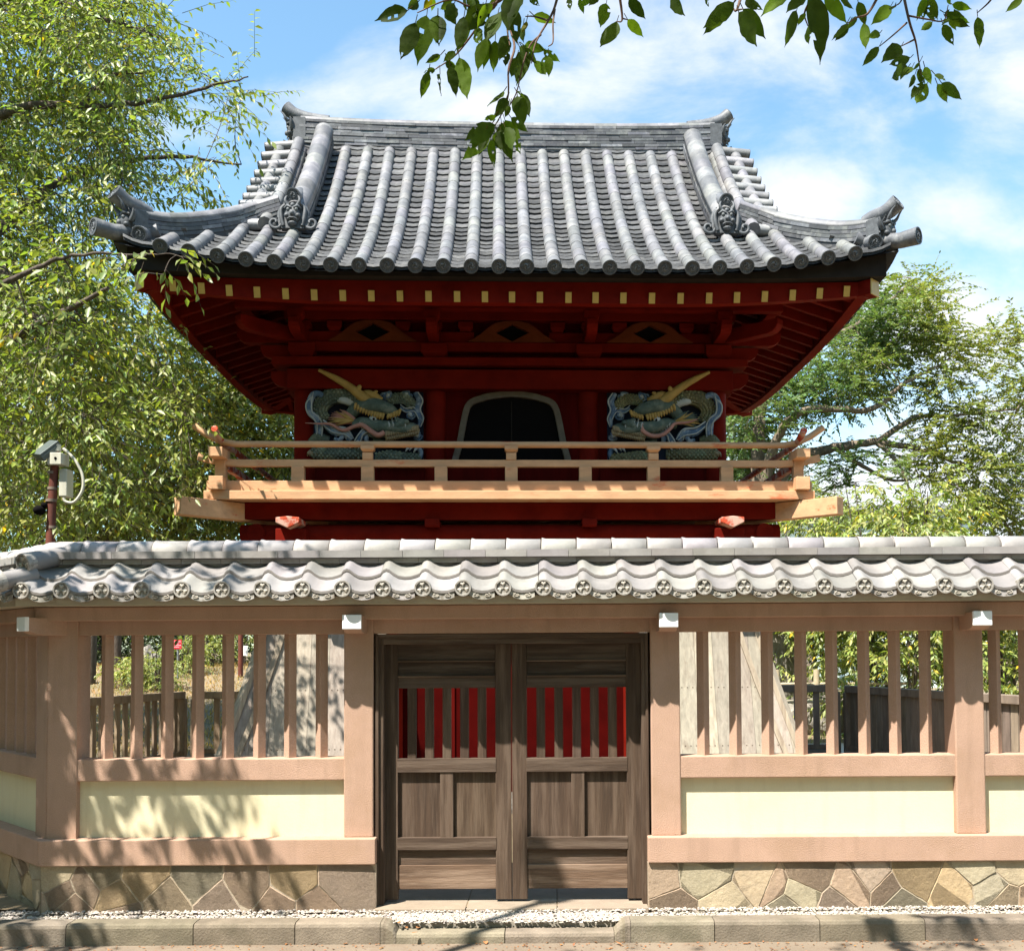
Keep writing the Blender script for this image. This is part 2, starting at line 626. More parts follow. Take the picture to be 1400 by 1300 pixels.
# ------------------------------------------------------------------ ground, road, kerb, gravel
def smooth(a, b, x):
    t = max(0, min(1, (x - a) / (b - a)))
    return t * t * (3 - 2 * t)


def ground_z(x, y):
    if y < 6.85:
        return -.14
    # grassy bank rising behind on the left, gentle rise on the right far side
    b = smooth(-2.5, -6.5, x) * smooth(18, 31, y) * 1.3
    b += .10 * mnoise.noise(Vector((x * .35, y * .35, 0))) * smooth(14, 20, y)
    return b


def grid_obj(name, xs, ys, fz, m, kind='structure'):
    b = MB()
    v = [(x, y, fz(x, y)) for y in ys for x in xs]
    n = len(xs)
    f = [(j * n + i, j * n + i + 1, (j + 1) * n + i + 1, (j + 1) * n + i) for j in range(len(ys) - 1) for i in range(n - 1)]
    b.add(v, f, smooth=True)
    return struct(b.build(name, m), kind)


grid_obj('ground', [-900, -60, 60, 900], [-900, -60, 90, 900], lambda x, y: -.30, M['earth'])
grid_obj('courtyard', [-40 + i for i in range(81)], [7.0] + [8 + i for i in range(62)], ground_z, M['earth'])
grid_obj('path', [3.2, 4.5, 6, 8, 12, 20], [15.6, 17, 18.4], lambda x, y: ground_z(x, y) + .03, mat('pale_path', (.42, .38, .32), .95, .08, 3, bump=.003, bscale=60))
grid_obj('road', [-30, -15, -5, 0, 5, 15, 30], [-20, -5, 2, 6, 6.75], lambda x, y: -.13, M['road'])

kb = MB()
KY0, KY1 = 6.60, 6.745
def kerb_block(x0, x1, top0=.0, top1=.0, y0=KY0, y1=KY1):
    t = rt(.85, 1.12)
    r = .025
    xs = [x0, x1]
    v = []
    for x, tp in ((x0, top0), (x1, top1)):
        for y, z in ((y0, -.16), (y0, tp - r), (y0 + r * .3, tp - r * .3), (y0 + r, tp), (y1, tp), (y1, -.16)):
            v.append((x, y, z))
    n = 6
    f = [(i, i + n, (i + 1) % n + n, (i + 1) % n) for i in range(n)] + [tuple(range(n)), tuple(range(2 * n - 1, n - 1, -1))]
    kb.add(v, f, t)
KX = lambda px: P(px, 1265, KY0).x
edges_l = [-8.0, -7.2, -6.3, -5.4, -4.5, KX(-120), KX(-30), KX(90), KX(264), KX(403), KX(520)]
for a, b in zip(edges_l[:-1], edges_l[1:]):
    kerb_block(a + .003, b - .003)
# rounded drop to the low kerb in front of the gate
def drop(xa, xb):
    k = 6
    for i in range(k):
        t0, t1 = i / k, (i + 1) / k
        c0, c1 = math.cos(t0 * math.pi / 2) ** .7 if t0 < 1 else 0, (math.cos(t1 * math.pi / 2) ** .7 if t1 < 1 else 0)
        kerb_block(lerp(xa, xb, t0), lerp(xa, xb, t1), -.065 + .065 * c0, -.065 + .065 * c1)
drop(KX(520), KX(541))
drop(KX(862), KX(840))
for a, b in ((541, 690), (690, 840)):
    kerb_block(KX(a) + .003, KX(b) - .003, -.065, -.065)
edges_r = [KX(862), KX(977), KX(1121), KX(1265), KX(1410), KX(1550), 4.3, 5.2, 6.1, 7.0]
for a, b in zip(edges_r[:-1], edges_r[1:]):
    kerb_block(a + .003, b - .003)
struct(kb.build('kerb', M['kerb']))

sb = MB()
xg0, xg1 = P(512, 1245, 6.95).x, P(887, 1240, 6.95).x
n = 3
for i in range(n):
    sb.box(lerp(xg0, xg1, i / n) + .003, lerp(xg0, xg1, (i + 1) / n) - .003, 6.93, 7.55, -.05, .004, rt(.9, 1.1))
struct(sb.build('threshold_paving', M['slab'], bevel=.004))

gb = MB()
gb.box(-9, 8, 6.74, 7.1, -.08, -.03, (.7, .68, .62))
rng = random.Random(3)
def pebble(x, y, z, r):
    a = rng.uniform(0, 6.28)
    k = rng.uniform(.6, 1.15)
    t = (k, k * rng.uniform(.94, 1.0), k * rng.uniform(.88, 1.0))
    sx, sy, sz = r * rng.uniform(.8, 1.3), r * rng.uniform(.7, 1.1), r * rng.uniform(.5, .8)
    ca, sa = math.cos(a), math.sin(a)
    v = []
    for px_, py_, pz_ in ((1, 0, 0), (.3, .9, .1), (-.8, .5, 0), (-.7, -.6, .1), (.4, -.9, 0), (.1, .1, 1), (0, 0, -.6)):
        px_ *= sx * rng.uniform(.8, 1.15)
        py_ *= sy
        v.append((x + px_ * ca - py_ * sa, y + px_ * sa + py_ * ca, z + pz_ * sz))
    f = [(0, 1, 5), (1, 2, 5), (2, 3, 5), (3, 4, 5), (4, 0, 5)]
    gb.add(v, f, t)
for i in range(9000):
    x = rng.uniform(-4.6, 4.2)
    y = rng.uniform(6.745, 6.99)
    pebble(x, y, -.028 + rng.uniform(0, .012) + (.012 if y > 6.9 else 0), rng.uniform(.006, .014))
for i in range(3200):
    x = rng.uniform(KX(530), KX(850))
    y = rng.uniform(6.70, 6.97)
    pebble(x, y, -.03 + rng.uniform(0, .014), rng.uniform(.006, .015))
struct(gb.build('gravel', M['gravel']), 'stuff')

# ------------------------------------------------------------------ the roofed boundary wall
WALL_Y = 7.0
XC = -3.325
WX = lambda px, py, yl=0.0: P(px, py, WALL_Y + yl).x - XC
WZ = lambda px, py, yl=0.0: P(px, py, WALL_Y + yl).z

# crest disc used on every eave tile: rim, sunk field and three heart shaped leaves
def crest_disc(r):
    b = MB()
    b.lathe([(r * .55, -.05), (r * .98, -.05), (r, .0), (r * .97, .006), (r * .80, .006), (r * .76, -.004), (0.0005, -.004)], Matrix(), 24)
    for k in range(3):
        a = math.pi / 2 + k * 2 * math.pi / 3
        c, s = math.cos(a), math.sin(a)
        heart = []
        for i in range(18):
            t = 2 * math.pi * i / 18
            hx = 16 * math.sin(t) ** 3 / 17
            hy = (13 * math.cos(t) - 5 * math.cos(2 * t) - 2 * math.cos(3 * t) - math.cos(4 * t)) / 17
            heart.append((hx * r * .345, (hy + .25) * r * .31 + r * .40))
        n = len(heart)
        v = []
        for sc_, h in ((1, -.004), (.86, .003), (.5, .0045)):
            cx_ = sum(p[0] for p in heart) / n
            cy_ = sum(p[1] for p in heart) / n
            for p in heart:
                x, y = cx_ + (p[0] - cx_) * sc_, cy_ + (p[1] - cy_) * sc_
                v.append((y * c - x * s, y * s + x * c, h))
        f = []
        for i in range(n):
            j = (i + 1) % n
            f += [(i, j, n + j, n + i), (n + i, n + j, 2 * n + j, 2 * n + i)]
        f.append(tuple(range(2 * n, 3 * n)))
        b.add(v, f, (1.45, 1.42, 1.36), True)
        # stem of each leaf
        b.tube([(0, 0, .001), (c * r * .30, s * r * .30, .002)], r * .035, 5, tint=(1.3, 1.3, 1.25))
    return b.mesh('end_tile', M['walltile_edge'])


CREST = crest_disc(.054)
SPROF = [(0, .028), (.05, .045), (.13, .054), (.21, .047), (.31, .026), (.44, .007), (.6, 0), (.76, .003), (.9, .013), (1.0, .024)]
PIT = .2555
CIR0 = WX(688, 803, -.30)


def wall_roof(parent, x0, x1, clip, keep):
    """pantiles in two courses each side, ridge slabs and round ridge caps"""
    tb = MB()
    zb = lambda y: 2.062 + .585 * (y + .305)
    k0 = int((x0 - CIR0) / PIT) - 1
    k1 = int((x1 - CIR0) / PIT) + 1
    for side in (0, 1):
        for k in range(k0, k1):
            xt = CIR0 + k * PIT - .13 * PIT + random.uniform(-.002, .002)
            for (ya, yb, lift) in ((-.31, -.14, 0), (-.165, .03, .016)):
                t = rt(.78, 1.12)
                th = .017
                v = []
                dz = random.uniform(-.002, .002)
                for (y, dl) in ((ya, .006), (yb, 0)):
                    for u, h in SPROF:
                        x = xt + u * PIT * 1.0
                        z = zb(y) + h + lift + dl + dz
                        v.append((x, y, z))
                n = len(SPROF)
                for (y, dl) in ((ya, .006), (yb, 0)):
                    for u, h in SPROF:
                        v.append((xt + u * PIT, y, zb(y) + h + lift + dl - th + dz))
                f = []
                for i in range(n - 1):
                    f.append((i, i + 1, n + i + 1, n + i))
                fe = [(i, 2 * n + i, 2 * n + i + 1, i + 1) for i in range(n - 1)]
                fl = [(0, n, 3 * n, 2 * n)]
                if side:
                    v = [(a, .2 - b, c) for a, b, c in v]
                tb.use(M['walltile'])
                tb.add(v, f, t, True)
                tb.add(v, fl, (t[0] * .8,) * 3)
                tb.add(v, fe, (t[0] * .8, t[0] * .77, t[0] * .74))
            if side == 0:
                # upright relief plate under the lip of each pan
                tb.use(M['walltile_edge'])
                v = []
                t = rt(.9, 1.2)
                seg = [(.24, .034), (.34, .019), (.46, .004), (.6, -.003), (.76, 0), (.86, .008), (.92, .014)]
                for u, h in seg:
                    x = xt + u * PIT
                    zt = zb(-.31) + h - .010
                    v += [(x, -.303, zt), (x, -.306, zt - .038), (x, -.285, zt - .038)]
                for i in range(len(seg) - 1):
                    a = i * 3
                    tb.add(v, [(a, a + 1, a + 4, a + 3), (a + 1, a + 2, a + 5, a + 4)], t)
                for sgn in (-1, 1):
                    pts = []
                    for i in range(14):
                        a = i / 13 * 7.5
                        rr = .003 + .0016 * a
                        pts.append((xt + PIT * (.61 + sgn * .13) + sgn * rr * math.cos(a) * 1.6, -.309, zb(-.31) - .026 + abs(sgn * .13) * .03 + rr * math.sin(a) * .8))
                    tb.tube(pts, .0026, 4, tint=(1.5, 1.45, 1.35))
            # mortar filling under the ridge
            tb.use(M['plasterfill'])
            yv = -.012
            seg = [(.2, .2), (1.0, .2)]
            v = []
            for u, h in SPROF[3:]:
                x = xt + u * PIT
                v += [(x, yv, zb(.03) + h - .03), (x, yv + .02, 2.29)]
            if side:
                v = [(a, .2 - b, c) for a, b, c in v]
            for i in range(len(SPROF) - 4):
                tb.add(v, [(2 * i, 2 * i + 2, 2 * i + 3, 2 * i + 1)], rt(.9, 1.1), True)
    # ridge slabs
    tb.use(M['walltile'])
    for (za, zb_, ya, yb, ln) in ((2.268, 2.300, -.038, .238, .262), (2.303, 2.350, -.068, .268, .274)):
        x = x0 + random.uniform(0, .1)
        while x < x1:
            e = random.uniform(-.002, .002)
            tb.box(x + .0012, x + ln - .0012, ya + e, yb + e, za, zb_ + e * .5, rt(1.0, 1.25))  # slabs tinted lighter too, as if sunlit
            x += ln
    tb.box(x0, x1, 0.0, .2, 2.2, 2.29, (.5, .5, .5))
    prof = [(-.088, 0), (.088, 0)]
    x = x0 - .05
    while x < x1:
        ln = .236 if random.random() < .9 else .16
        t = rt(1.3, 1.5)  # sun on the ridge top put into a lighter tint
        pts = []
        prof = [(.1 * math.cos(a), .082 * math.sin(a)) for a in [math.pi * i / 12 for i in range(13)]] + [(-.1, -.012), (.1, -.012)]
        pr2 = prof
        tb.sweep(pr2, [(x + .002, .1, 2.355), (x + .03, .1, 2.3535), (x + ln - .003, .1, 2.353)], t, True, scale=[1.06, 1.0, .985])
        x += ln
    roof = tb.build('tile_roof', M['walltile'], parent, clip=clip)
    for k in range(k0, k1 + 1):
        x = CIR0 + k * PIT
        if not keep(x, -.31):
            continue
        mt = Matrix.Translation((x, -.313, zb(-.31) + .024)) @ Matrix.Rotation(rad(90 + random.uniform(-2, 2)), 4, 'X') @ Matrix.Rotation(rad(random.uniform(-9, 9)), 4, 'Z')
        inst('end_tile', CREST, roof, mt)
    return roof


STONE_TINTS = [(1.05, 1.0, .84), (1.02, .88, .78), (.95, .85, .80), (1.0, 1.0, .86), (1.22, 1.05, .78), (1.1, .94, .80), (.95, .96, .86), (1.12, 1.02, .86), (1.0, .84, .74)]


def clip_poly(poly, a, b, c):
    """keep a*x + b*y <= c"""
    out = []
    n = len(poly)
    for i in range(n):
        p, q = poly[i], poly[(i + 1) % n]
        dp, dq = a * p[0] + b * p[1] - c, a * q[0] + b * q[1] - c
        if dp <= 0:
            out.append(p)
        if dp * dq < 0:
            t = dp / (dp - dq)
            out.append((p[0] + (q[0] - p[0]) * t, p[1] + (q[1] - p[1]) * t))
    return out


def crazy_stone(parent, x0, x1, z0, z1, y, depth, clip, seed, ends=()):
    rg = random.Random(seed)
    b = MB()
    b.use(M['mortar'])
    b.box(x0, x1, y - .004, depth, z0, z1)
    b.use(M['stone'])
    pts = []
    x = x0 + .03
    row = 0
    while x < x1:
        zz = lerp(z0, z1, [.80, .22][row % 2] + rg.uniform(-.2, .2))
        pts.append((x + rg.uniform(-.05, .05), zz))
        if rg.random() < .16:
            pts.append((x + .1, lerp(z0, z1, .5 + rg.uniform(-.1, .1))))
        x += rg.uniform(.11, .21)
        row += 1
    for i, p in enumerate(pts):
        poly = [(x0, z0), (x1, z0), (x1, z1), (x0, z1)]
        for j, q in enumerate(pts):
            if i == j or abs(p[0] - q[0]) > .9:
                continue
            a, c_ = (q[0] - p[0]), (q[1] - p[1]) * 1.0
            m_ = ((p[0] + q[0]) / 2, (p[1] + q[1]) / 2)
            d = math.hypot(a, c_)
            poly = clip_poly(poly, a / d, c_ / d, (a * m_[0] + c_ * m_[1]) / d - .0032)
            if len(poly) < 3:
                break
        if len(poly) < 3:
            continue
        # roughen the outline
        rp = []
        for k in range(len(poly)):
            p0, p1 = poly[k], poly[(k + 1) % len(poly)]
            ln = math.hypot(p1[0] - p0[0], p1[1] - p0[1])
            m_ = max(1, int(ln / .035))
            for q in range(m_):
                t = q / m_
                jx, jz = (rg.uniform(-.0025, .0025), rg.uniform(-.0025, .0025))
                rp.append((lerp(p0[0], p1[0], t) + jx, lerp(p0[1], p1[1], t) + jz))
        n = len(rp)
        if n < 3:
            continue
        cx_, cz_ = sum(q[0] for q in rp) / n, sum(q[1] for q in rp) / n
        tl = (rg.uniform(-.02, .02), rg.uniform(-.03, .03))
        t0 = rg.choice(STONE_TINTS)
        g = rg.uniform(.88, 1.15)
        t0 = tuple(q * g for q in t0)
        v = []
        hh = rg.uniform(.006, .010)
        for sc_, d in ((1, 0.002), (1, -hh * .6), (.975, -hh)):
            for q in rp:
                xx, zz = cx_ + (q[0] - cx_) * sc_, cz_ + (q[1] - cz_) * sc_
                v.append((xx, y + d + (xx - cx_) * tl[0] + (zz - cz_) * tl[1] + rg.uniform(-.0012, .0012), zz))
        f = []
        for r_ in range(2):
            for k in range(n):
                k2 = (k + 1) % n
                f.append((r_ * n + k, r_ * n + k2, (r_ + 1) * n + k2, (r_ + 1) * n + k))
        b.add(v, f, t0, False)
        b.add(v[2 * n:], [tuple(range(n))], t0, False)
    return b.build('stone_base', M['stone'], parent, clip=clip)


POSTW = .195
def wall_run(root, x0, x1, posts, bays, bases, clip, keep, seed, no_arm=(), diag=()):
    """posts: left edges; bays: (xa, xb, bar centres); bases: stretches of stone base and rail"""
    B = M['brown']
    wall_roof(root, x0, x1, clip, keep)
    for i, (a, b) in enumerate(bases):
        crazy_stone(root, a, b, -.06, .288, -.028, .24, clip, seed + i)
        r = MB()
        r.box(a - (.0 if a < .1 else -.0), b, -.06, .26, .29, .458)
        r.build('bottom_rail', B, root, bevel=.006, clip=clip)
    for (a, b, bars) in bays:
        r = MB()
        r.box(a, b, .055, .15, .455, .835)
        r.build('plaster_panel', M['cream'], root, clip=clip)
        r = MB()
        r.box(a, b, .008, .17, .833, .977)
        r.build('sill_rail', B, root, bevel=.006, clip=clip)
        r = MB()
        r.box(a, b, .02, .16, 1.80, 1.90)
        r.build('head_beam', B, root, bevel=.004, clip=clip)
        h = .043
        rb = MB()
        rb.add([(-h, 0, .97), (0, -h, .97), (h, 0, .97), (0, h, .97), (-h, 0, 1.81), (0, -h, 1.81), (h, 0, 1.81), (0, h, 1.81)],
               [(0, 1, 5, 4), (1, 2, 6, 5), (2, 3, 7, 6), (3, 0, 4, 7), (3, 2, 1, 0), (4, 5, 6, 7)])
        me = rb.mesh('lattice_bar', B)
        for x in bars:
            o = inst('lattice_bar', me, root, Matrix.Translation((x, .09, 0)) @ Matrix.Rotation(rad(random.uniform(-1.5, 1.5)), 4, 'Z'))
            bv = o.modifiers.new('bevel', 'BEVEL')
            bv.width = .004
            bv.segments = 2
    for x in posts:
        r = MB()
        r.box(x, x + POSTW, 0, .20, .455, 1.90)
        r.build('post', B, root, bevel=.009, clip=clip)
        r = MB()
        cx_ = x + POSTW / 2
        # bracket arm under the eave with a rounded lower nose
        poly = [(-.225, 1.915), (.02, 1.915), (.02, 1.80), (-.13, 1.80), (-.18, 1.806), (-.21, 1.82), (-.225, 1.835)]
        mt = Matrix.Rotation(rad(90), 4, 'Z')
        v0 = [(cx_ - .058, yy, zz) for yy, zz in poly]
        v1 = [(cx_ + .058, yy, zz) for yy, zz in poly]
        n = len(poly)
        r.add(v0 + v1, [tuple(range(n)), tuple(range(2 * n - 1, n - 1, -1))] + [(i, i + n, (i + 1) % n + n, (i + 1) % n) for i in range(n)])
        if x in no_arm:
            continue
        o = r.build('bracket_arm', B, root, bevel=.004)
        turn = Matrix.Identity(4)
        if x in diag:
            turn = Matrix.Translation((cx_, .06, 0)) @ Matrix.Rotation(rad(-40), 4, 'Z') @ Matrix.Scale(1.25, 4, (0, 1, 0)) @ Matrix.Translation((-cx_, 0, 0))
            o.matrix_local = turn
        r = MB()
        r.box(cx_ - .061, cx_ + .061, -.245, -.222, 1.826, 1.919)
        r.build('white_cap', M['white'], o, bevel=.004)
    r = MB()
    r.box(x0, x1, -.10, .30, 1.893, 1.985)
    r.build('eave_beam', B, root, bevel=.006, clip=clip)
    r = MB()
    poly = [(-.24, 1.987), (-.24, 2.038), (-.12, 2.115), (.1, 2.20), (.32, 2.115), (.462, 2.038), (.462, 1.987), (.30, 1.988), (.1, 1.99), (-.1, 1.988)]
    v0 = [(x0, yy, zz) for yy, zz in poly]
    v1 = [(x1, yy, zz) for yy, zz in poly]
    n = len(poly)
    r.add(v0 + v1, [tuple(range(n)), tuple(range(2 * n - 1, n - 1, -1))] + [(i, i + n, (i + 1) % n + n, (i + 1) % n) for i in range(n)])
    r.build('eave_board', M['eaveboard'], root, clip=clip)


# front run with the gate
wall = empty('roofed_wall', 'long brown and cream wall with grey tiled roof and wooden double gate in its middle', 'wall', (XC, WALL_Y, 0))
mitre = [(Vector((0, 0, 0)), Vector((-.9239, .3827, 0)))]
pl = [WX(65, 1000), WX(470, 1000), WX(890, 1000), WX(1306, 1000), WX(1306, 1000) + 2.02]
bxs = lambda pxs: [WX(q, 950, .09) for q in pxs]
left_b = bxs([147, 187.5, 229, 271, 312, 355, 397, 440])
right_b = bxs([961, 1005, 1049, 1095, 1137, 1181, 1223, 1265])
extra_b = [pl[3] + POSTW + .11 + i * .203 for i in range(9)]
bays = [(pl[0] + POSTW - .01, pl[1] + .01, left_b), (pl[2] + POSTW - .01, pl[3] + .01, right_b), (pl[3] + POSTW - .01, pl[4] + .01, extra_b)]
gl, gr = WX(515, 1150), WX(885, 1150)
wall_run(wall, -.45, pl[4] + .3, pl, bays, [(-.3, gl), (gr, pl[4] + .3)], mitre, lambda x, y: x > y * .4142 + .03, 11, diag=(pl[0],))
# beam above the gate
r = MB()
r.box(pl[1] + POSTW - .01, pl[2] + .01, .02, .16, 1.80, 1.90)
r.build('gate_lintel', M['brown'], wall, bevel=.004)
# hip tiles covering the corner
hm = MB()
for (a, b_, r0) in (((.075, .035, 2.335), (-.055, -.225, 2.265), .062), ((-.02, -.16, 2.20), (-.165, -.375, 2.125), .058)):
    hm.tube([a, b_], [r0, r0 * 1.04], 14, tint=(.95, .95, .97))
hip = hm.build('hip_tile', M['walltile'], wall)
for (a, b_, r0) in (((.075, .035, 2.335), (-.055, -.225, 2.265), .062), ((-.02, -.16, 2.20), (-.165, -.375, 2.125), .058)):
    d = (Vector(b_) - Vector(a)).normalized()
    inst('end_tile', CREST, hip, frame(Vector(b_) + d * .006, d) @ Matrix.Scale(1.2, 4))

# side run going back to the left
wing = empty('roofed_wall', 'short leaf-shaded stretch of brown and cream wall angling back at the left edge', 'wall', (XC, WALL_Y, 0), rad(-45))
mitre2 = [(Vector((0, 0, 0)), Vector((.9239, .3827, 0)))]
wp = [-.205, -2.15, -4.1]
wb = [[-.205 - .12 - i * .203 for i in range(9)], [-2.15 - .12 - i * .203 for i in range(9)]]
wall_run(wing, -4.4, .45, wp, [(wp[1] + POSTW - .01, wp[0] + .01, wb[0]), (wp[2] + POSTW - .01, wp[1] + .01, wb[1])], [(-4.4, .3)], mitre2, lambda x, y: x < -y * .4142 - .03, 31, no_arm=(wp[0],))

# gate: frame and two leaves
DY = .115
dx = lambda px, py=1050: WX(px, py, DY)
dz = lambda py, px=700: WZ(px, py, DY)
fr = MB()
fr.use(M['doorwood'])
fr.box(WX(515, 1050, .04), dx(527), .03, .26, -.02, dz(866))
fr.box(dx(876), WX(886, 1050, .04), .03, .26, -.02, dz(866))
fr.box(WX(515, 1050, .04) - .004, dx(521), .012, .029, .0, dz(866))
fr.box(dx(881.5), WX(886, 1050, .04) + .004, .012, .029, .0, dz(866))
fr.use(M['doorwood_h'])
fr.box(WX(515, 1050, .04), WX(886, 1050, .04), .034, .24, dz(880), 1.795)
fr.box(WX(515, 1050, .04), WX(886, 1050, .04), .02, .033, dz(872), 1.797)
fr.build('gate_frame', M['doorwood'], wall, bevel=.004)


def leaf_door(x0, s0, s1, x1, mid):
    """x0..s0 left stile, s1..x1 right stile, all in photograph pixels"""
    d = MB()
    yf, yb = DY, DY + .05
    d.use(M['doorwood'])
    d.box(dx(x0), dx(s0), yf, yb, dz(1229), dz(880))
    d.box(dx(s1), dx(x1), yf, yb, dz(1229), dz(880))
    d.box(dx(mid - 9), dx(mid + 9), yf + .003, yb, dz(1144) - .01, dz(1055) + .01)
    d.use(M['doorwood_h'])
    e = .004
    for (a, b, y) in ((876, 903, .006), (922, 940, .008), (1036, 1055, .0), (1144, 1161, .0), (1161, 1182, .022), (1182, 1215, .012)):
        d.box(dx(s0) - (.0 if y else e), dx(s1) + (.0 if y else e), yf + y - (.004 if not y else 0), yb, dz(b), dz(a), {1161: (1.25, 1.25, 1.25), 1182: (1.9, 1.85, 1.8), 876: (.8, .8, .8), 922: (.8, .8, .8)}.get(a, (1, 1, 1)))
    # lighter fillets across the top
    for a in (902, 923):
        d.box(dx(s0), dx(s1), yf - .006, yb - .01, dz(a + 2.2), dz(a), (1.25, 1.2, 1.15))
    root = d.build('door', M['doorwood'], wall, bevel=.003)
    p = MB()
    p.box(dx(s0) - .005, dx(s1) + .005, yf + .026, yf + .04, dz(924), dz(902), (.8, .8, .8))
    p.build('top_board', M['doorwood_h'], root)
    for (a, b) in ((s0, mid - 9), (mid + 9, s1)):
        p = MB()
        w = dx(b) - dx(a)
        k = 1
        for i in range(k):
            p.box(dx(a) - .004 + w * i / k + .0006, dx(a) + .004 + w * (i + 1) / k - .0006, yf + .03, yf + .042, dz(1146), dz(1053), rt(.98, 1.04))
        p.build('panel', M['doorwood'], root)
    w = (dx(s1) - dx(s0))
    pit = w / 5.55
    for i in range(5):
        c = dx(s0) + pit * (.5 + .25) + i * pit + pit * .03
        p = MB()
        p.box(c - .029, c + .029, yf + .012, yf + .04, dz(1040), dz(935), rt(.9, 1.1))
        p.build('slat', M['doorwood'], root, bevel=.003)
    return root


leaf_door(526, 544, 677.5, 699, 610.5)
leaf_door(700, 720.5, 857, 876.5, 790)

wall['kind'] = 'thing'
wing['kind'] = 'thing'

# ------------------------------------------------------------------ the bell tower (local frame: x along its front, y to the back, origin under its centre)
tower = empty('bell_tower', 'red two-storey bell tower with curved grey tiled roof, balcony and carved dragons', 'tower', TW_LOC, TW_ROT)
tower['kind'] = 'thing'
EX, EY, ZE = 3.98, 3.06, 5.545
GX = 3.02           # verge of the upper gable part
RIBP = .28


def slope(s):
    return ZE + .60 * s + .098 * s * s if s > 0 else ZE + .60 * s


def lift(dc, s):
    t = max(0, 1 - dc / 2.3)
    return .27 * t * t * max(0, 1 - max(0, s) / 2.4)


def surf(face, sg, u, s, h=0.0):
    """face 0: front/back slope (u = x), face 1: side slopes (u = y); s measured inward from the eave"""
    if face == 0:
        dc = EX - abs(u)
        return Vector((u, sg * (EY - s), slope(s) + lift(dc, s) + h))
    dc = EY - abs(u)
    return Vector((sg * (EX - s), u, slope(s) + lift(dc, s) + h))


def send(face, u):
    if face == 0:
        return EY - .12 if abs(u) < GX - .05 else max(0.02, EX - abs(u) - .07)
    return min(EX - GX + .08, max(0.02, EY - abs(u) - .07))


def tower_disc(r):
    b = MB()
    b.lathe([(r * .9, -.03), (r, .0), (r * .97, .006), (r * .80, .006), (r * .77, -.003), (0.0005, -.003)], Matrix(), 22)
    for k in range(14):
        a = 2 * math.pi * k / 14
        b.ball((r * .66 * math.cos(a), r * .66 * math.sin(a), -.001), r * .06, n=6, m=4, tint=(1.5, 1.5, 1.5))
    for k in range(3):
        pts, rr = [], []
        for i in range(9):
            t = i / 8
            a = k * 2 * math.pi / 3 + t * 2.6
            q = r * (.18 + .32 * t)
            pts.append((q * math.cos(a), q * math.sin(a), 0))
            rr.append(r * (.15 * (1 - t) + .02))
        b.tube(pts, rr, 6, tint=(1.5, 1.5, 1.5), flat=.6)
    return b.mesh('end_tile', M['tile_end'])


TDISC = tower_disc(.077)
roof_base = MB()
for sg in (-1, 1):
    us = [-EX + EX * 2 * i / 28 for i in range(29)]
    ns = 14
    v = []
    for i in range(ns + 1):
        for u in us:
            e = EY if abs(u) < GX else max(.0, min(EY, EX - abs(u)))
            s = EY * i / ns
            s = min(s, e) if abs(u) >= GX else s
            v.append(surf(0, sg, u, s, -.05))
    n = len(us)
    roof_base.add(v, [(i * n + j, i * n + j + 1, (i + 1) * n + j + 1, (i + 1) * n + j) for i in range(ns) for j in range(n - 1)], (.5, .5, .5), True)
    us = [-EY + EY * 2 * i / 20 for i in range(21)]
    v = []
    ns = 8
    for i in range(ns + 1):
        for u in us:
            v.append(surf(1, sg, u, min((EX - 2.5) * i / ns, max(0, EY - abs(u))), -.05))
    n = len(us)
    roof_base.add(v, [(i * n + j, i * n + j + 1, (i + 1) * n + j + 1, (i + 1) * n + j) for i in range(ns) for j in range(n - 1)], (.5, .5, .5), True)
troof = roof_base.build('tile_roof', M['tile_dark'], tower)

rib = MB()
pan = MB()
discs = []


def rib_run(face, sg, u, s0, s1, r=.070, front=True):
    ln = .285
    s = s0
    h0 = .030
    while s < s1 - .02:
        ds = ln / math.sqrt(1 + (.6 + .196 * max(s, 0)) ** 2)
        e = min(s + ds, s1)
        t = random.choice([rt(.78, .9), rt(.85, 1.0), rt(.92, 1.1)])
        if s == s0:
            t = rt(.8, 1.0)
        a, b_ = surf(face, sg, u, s, h0), surf(face, sg, u, e + .004, h0)
        m_ = surf(face, sg, u, (s + e) / 2, h0)
        k = random.uniform(.985, 1.015)
        rib.tube([a, m_, b_], [r * 1.015 * k, r * 1.0 * k, r * .975 * k], 12, tint=t, cap=True)
        s = e
    if front:
        a, b_ = surf(face, sg, u, s0 + .1, h0), surf(face, sg, u, s0, h0)
        discs.append((b_ + (b_ - a).normalized() * .004, b_ - a))


def pans(face, sg, ua, ub, s0, s1):
    ds = .118
    j = 0
    s = s0
    um = (ua + ub) / 2
    nn = 5
    while s < s1:
        t = rt(.3, .62)
        v = []
        off = random.uniform(-.012, .012)
        for (ss, h) in ((s + off + .014, .000), (s + off + .014, .034), (s + off, .036), (s + off, .064), (s + ds + .03, .002)):
            for i in range(nn):
                q = i / (nn - 1)
                sag = -.034 * (1 - (2 * q - 1) ** 2)
                v.append(surf(face, sg, lerp(ua, ub, q), ss, h + sag + .004))
        f = [(r_ * nn + i, r_ * nn + i + 1, (r_ + 1) * nn + i + 1, (r_ + 1) * nn + i) for r_ in range(4) for i in range(nn - 1)]
        k4 = nn - 1
        pan.add(v, f[:2 * k4], (t[0] * .12,) * 3, False)  # shade of the undercut gap put into a dark tint; lips brightened
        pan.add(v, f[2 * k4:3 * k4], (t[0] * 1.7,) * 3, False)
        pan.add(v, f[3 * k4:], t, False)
        s += ds
        j += 1


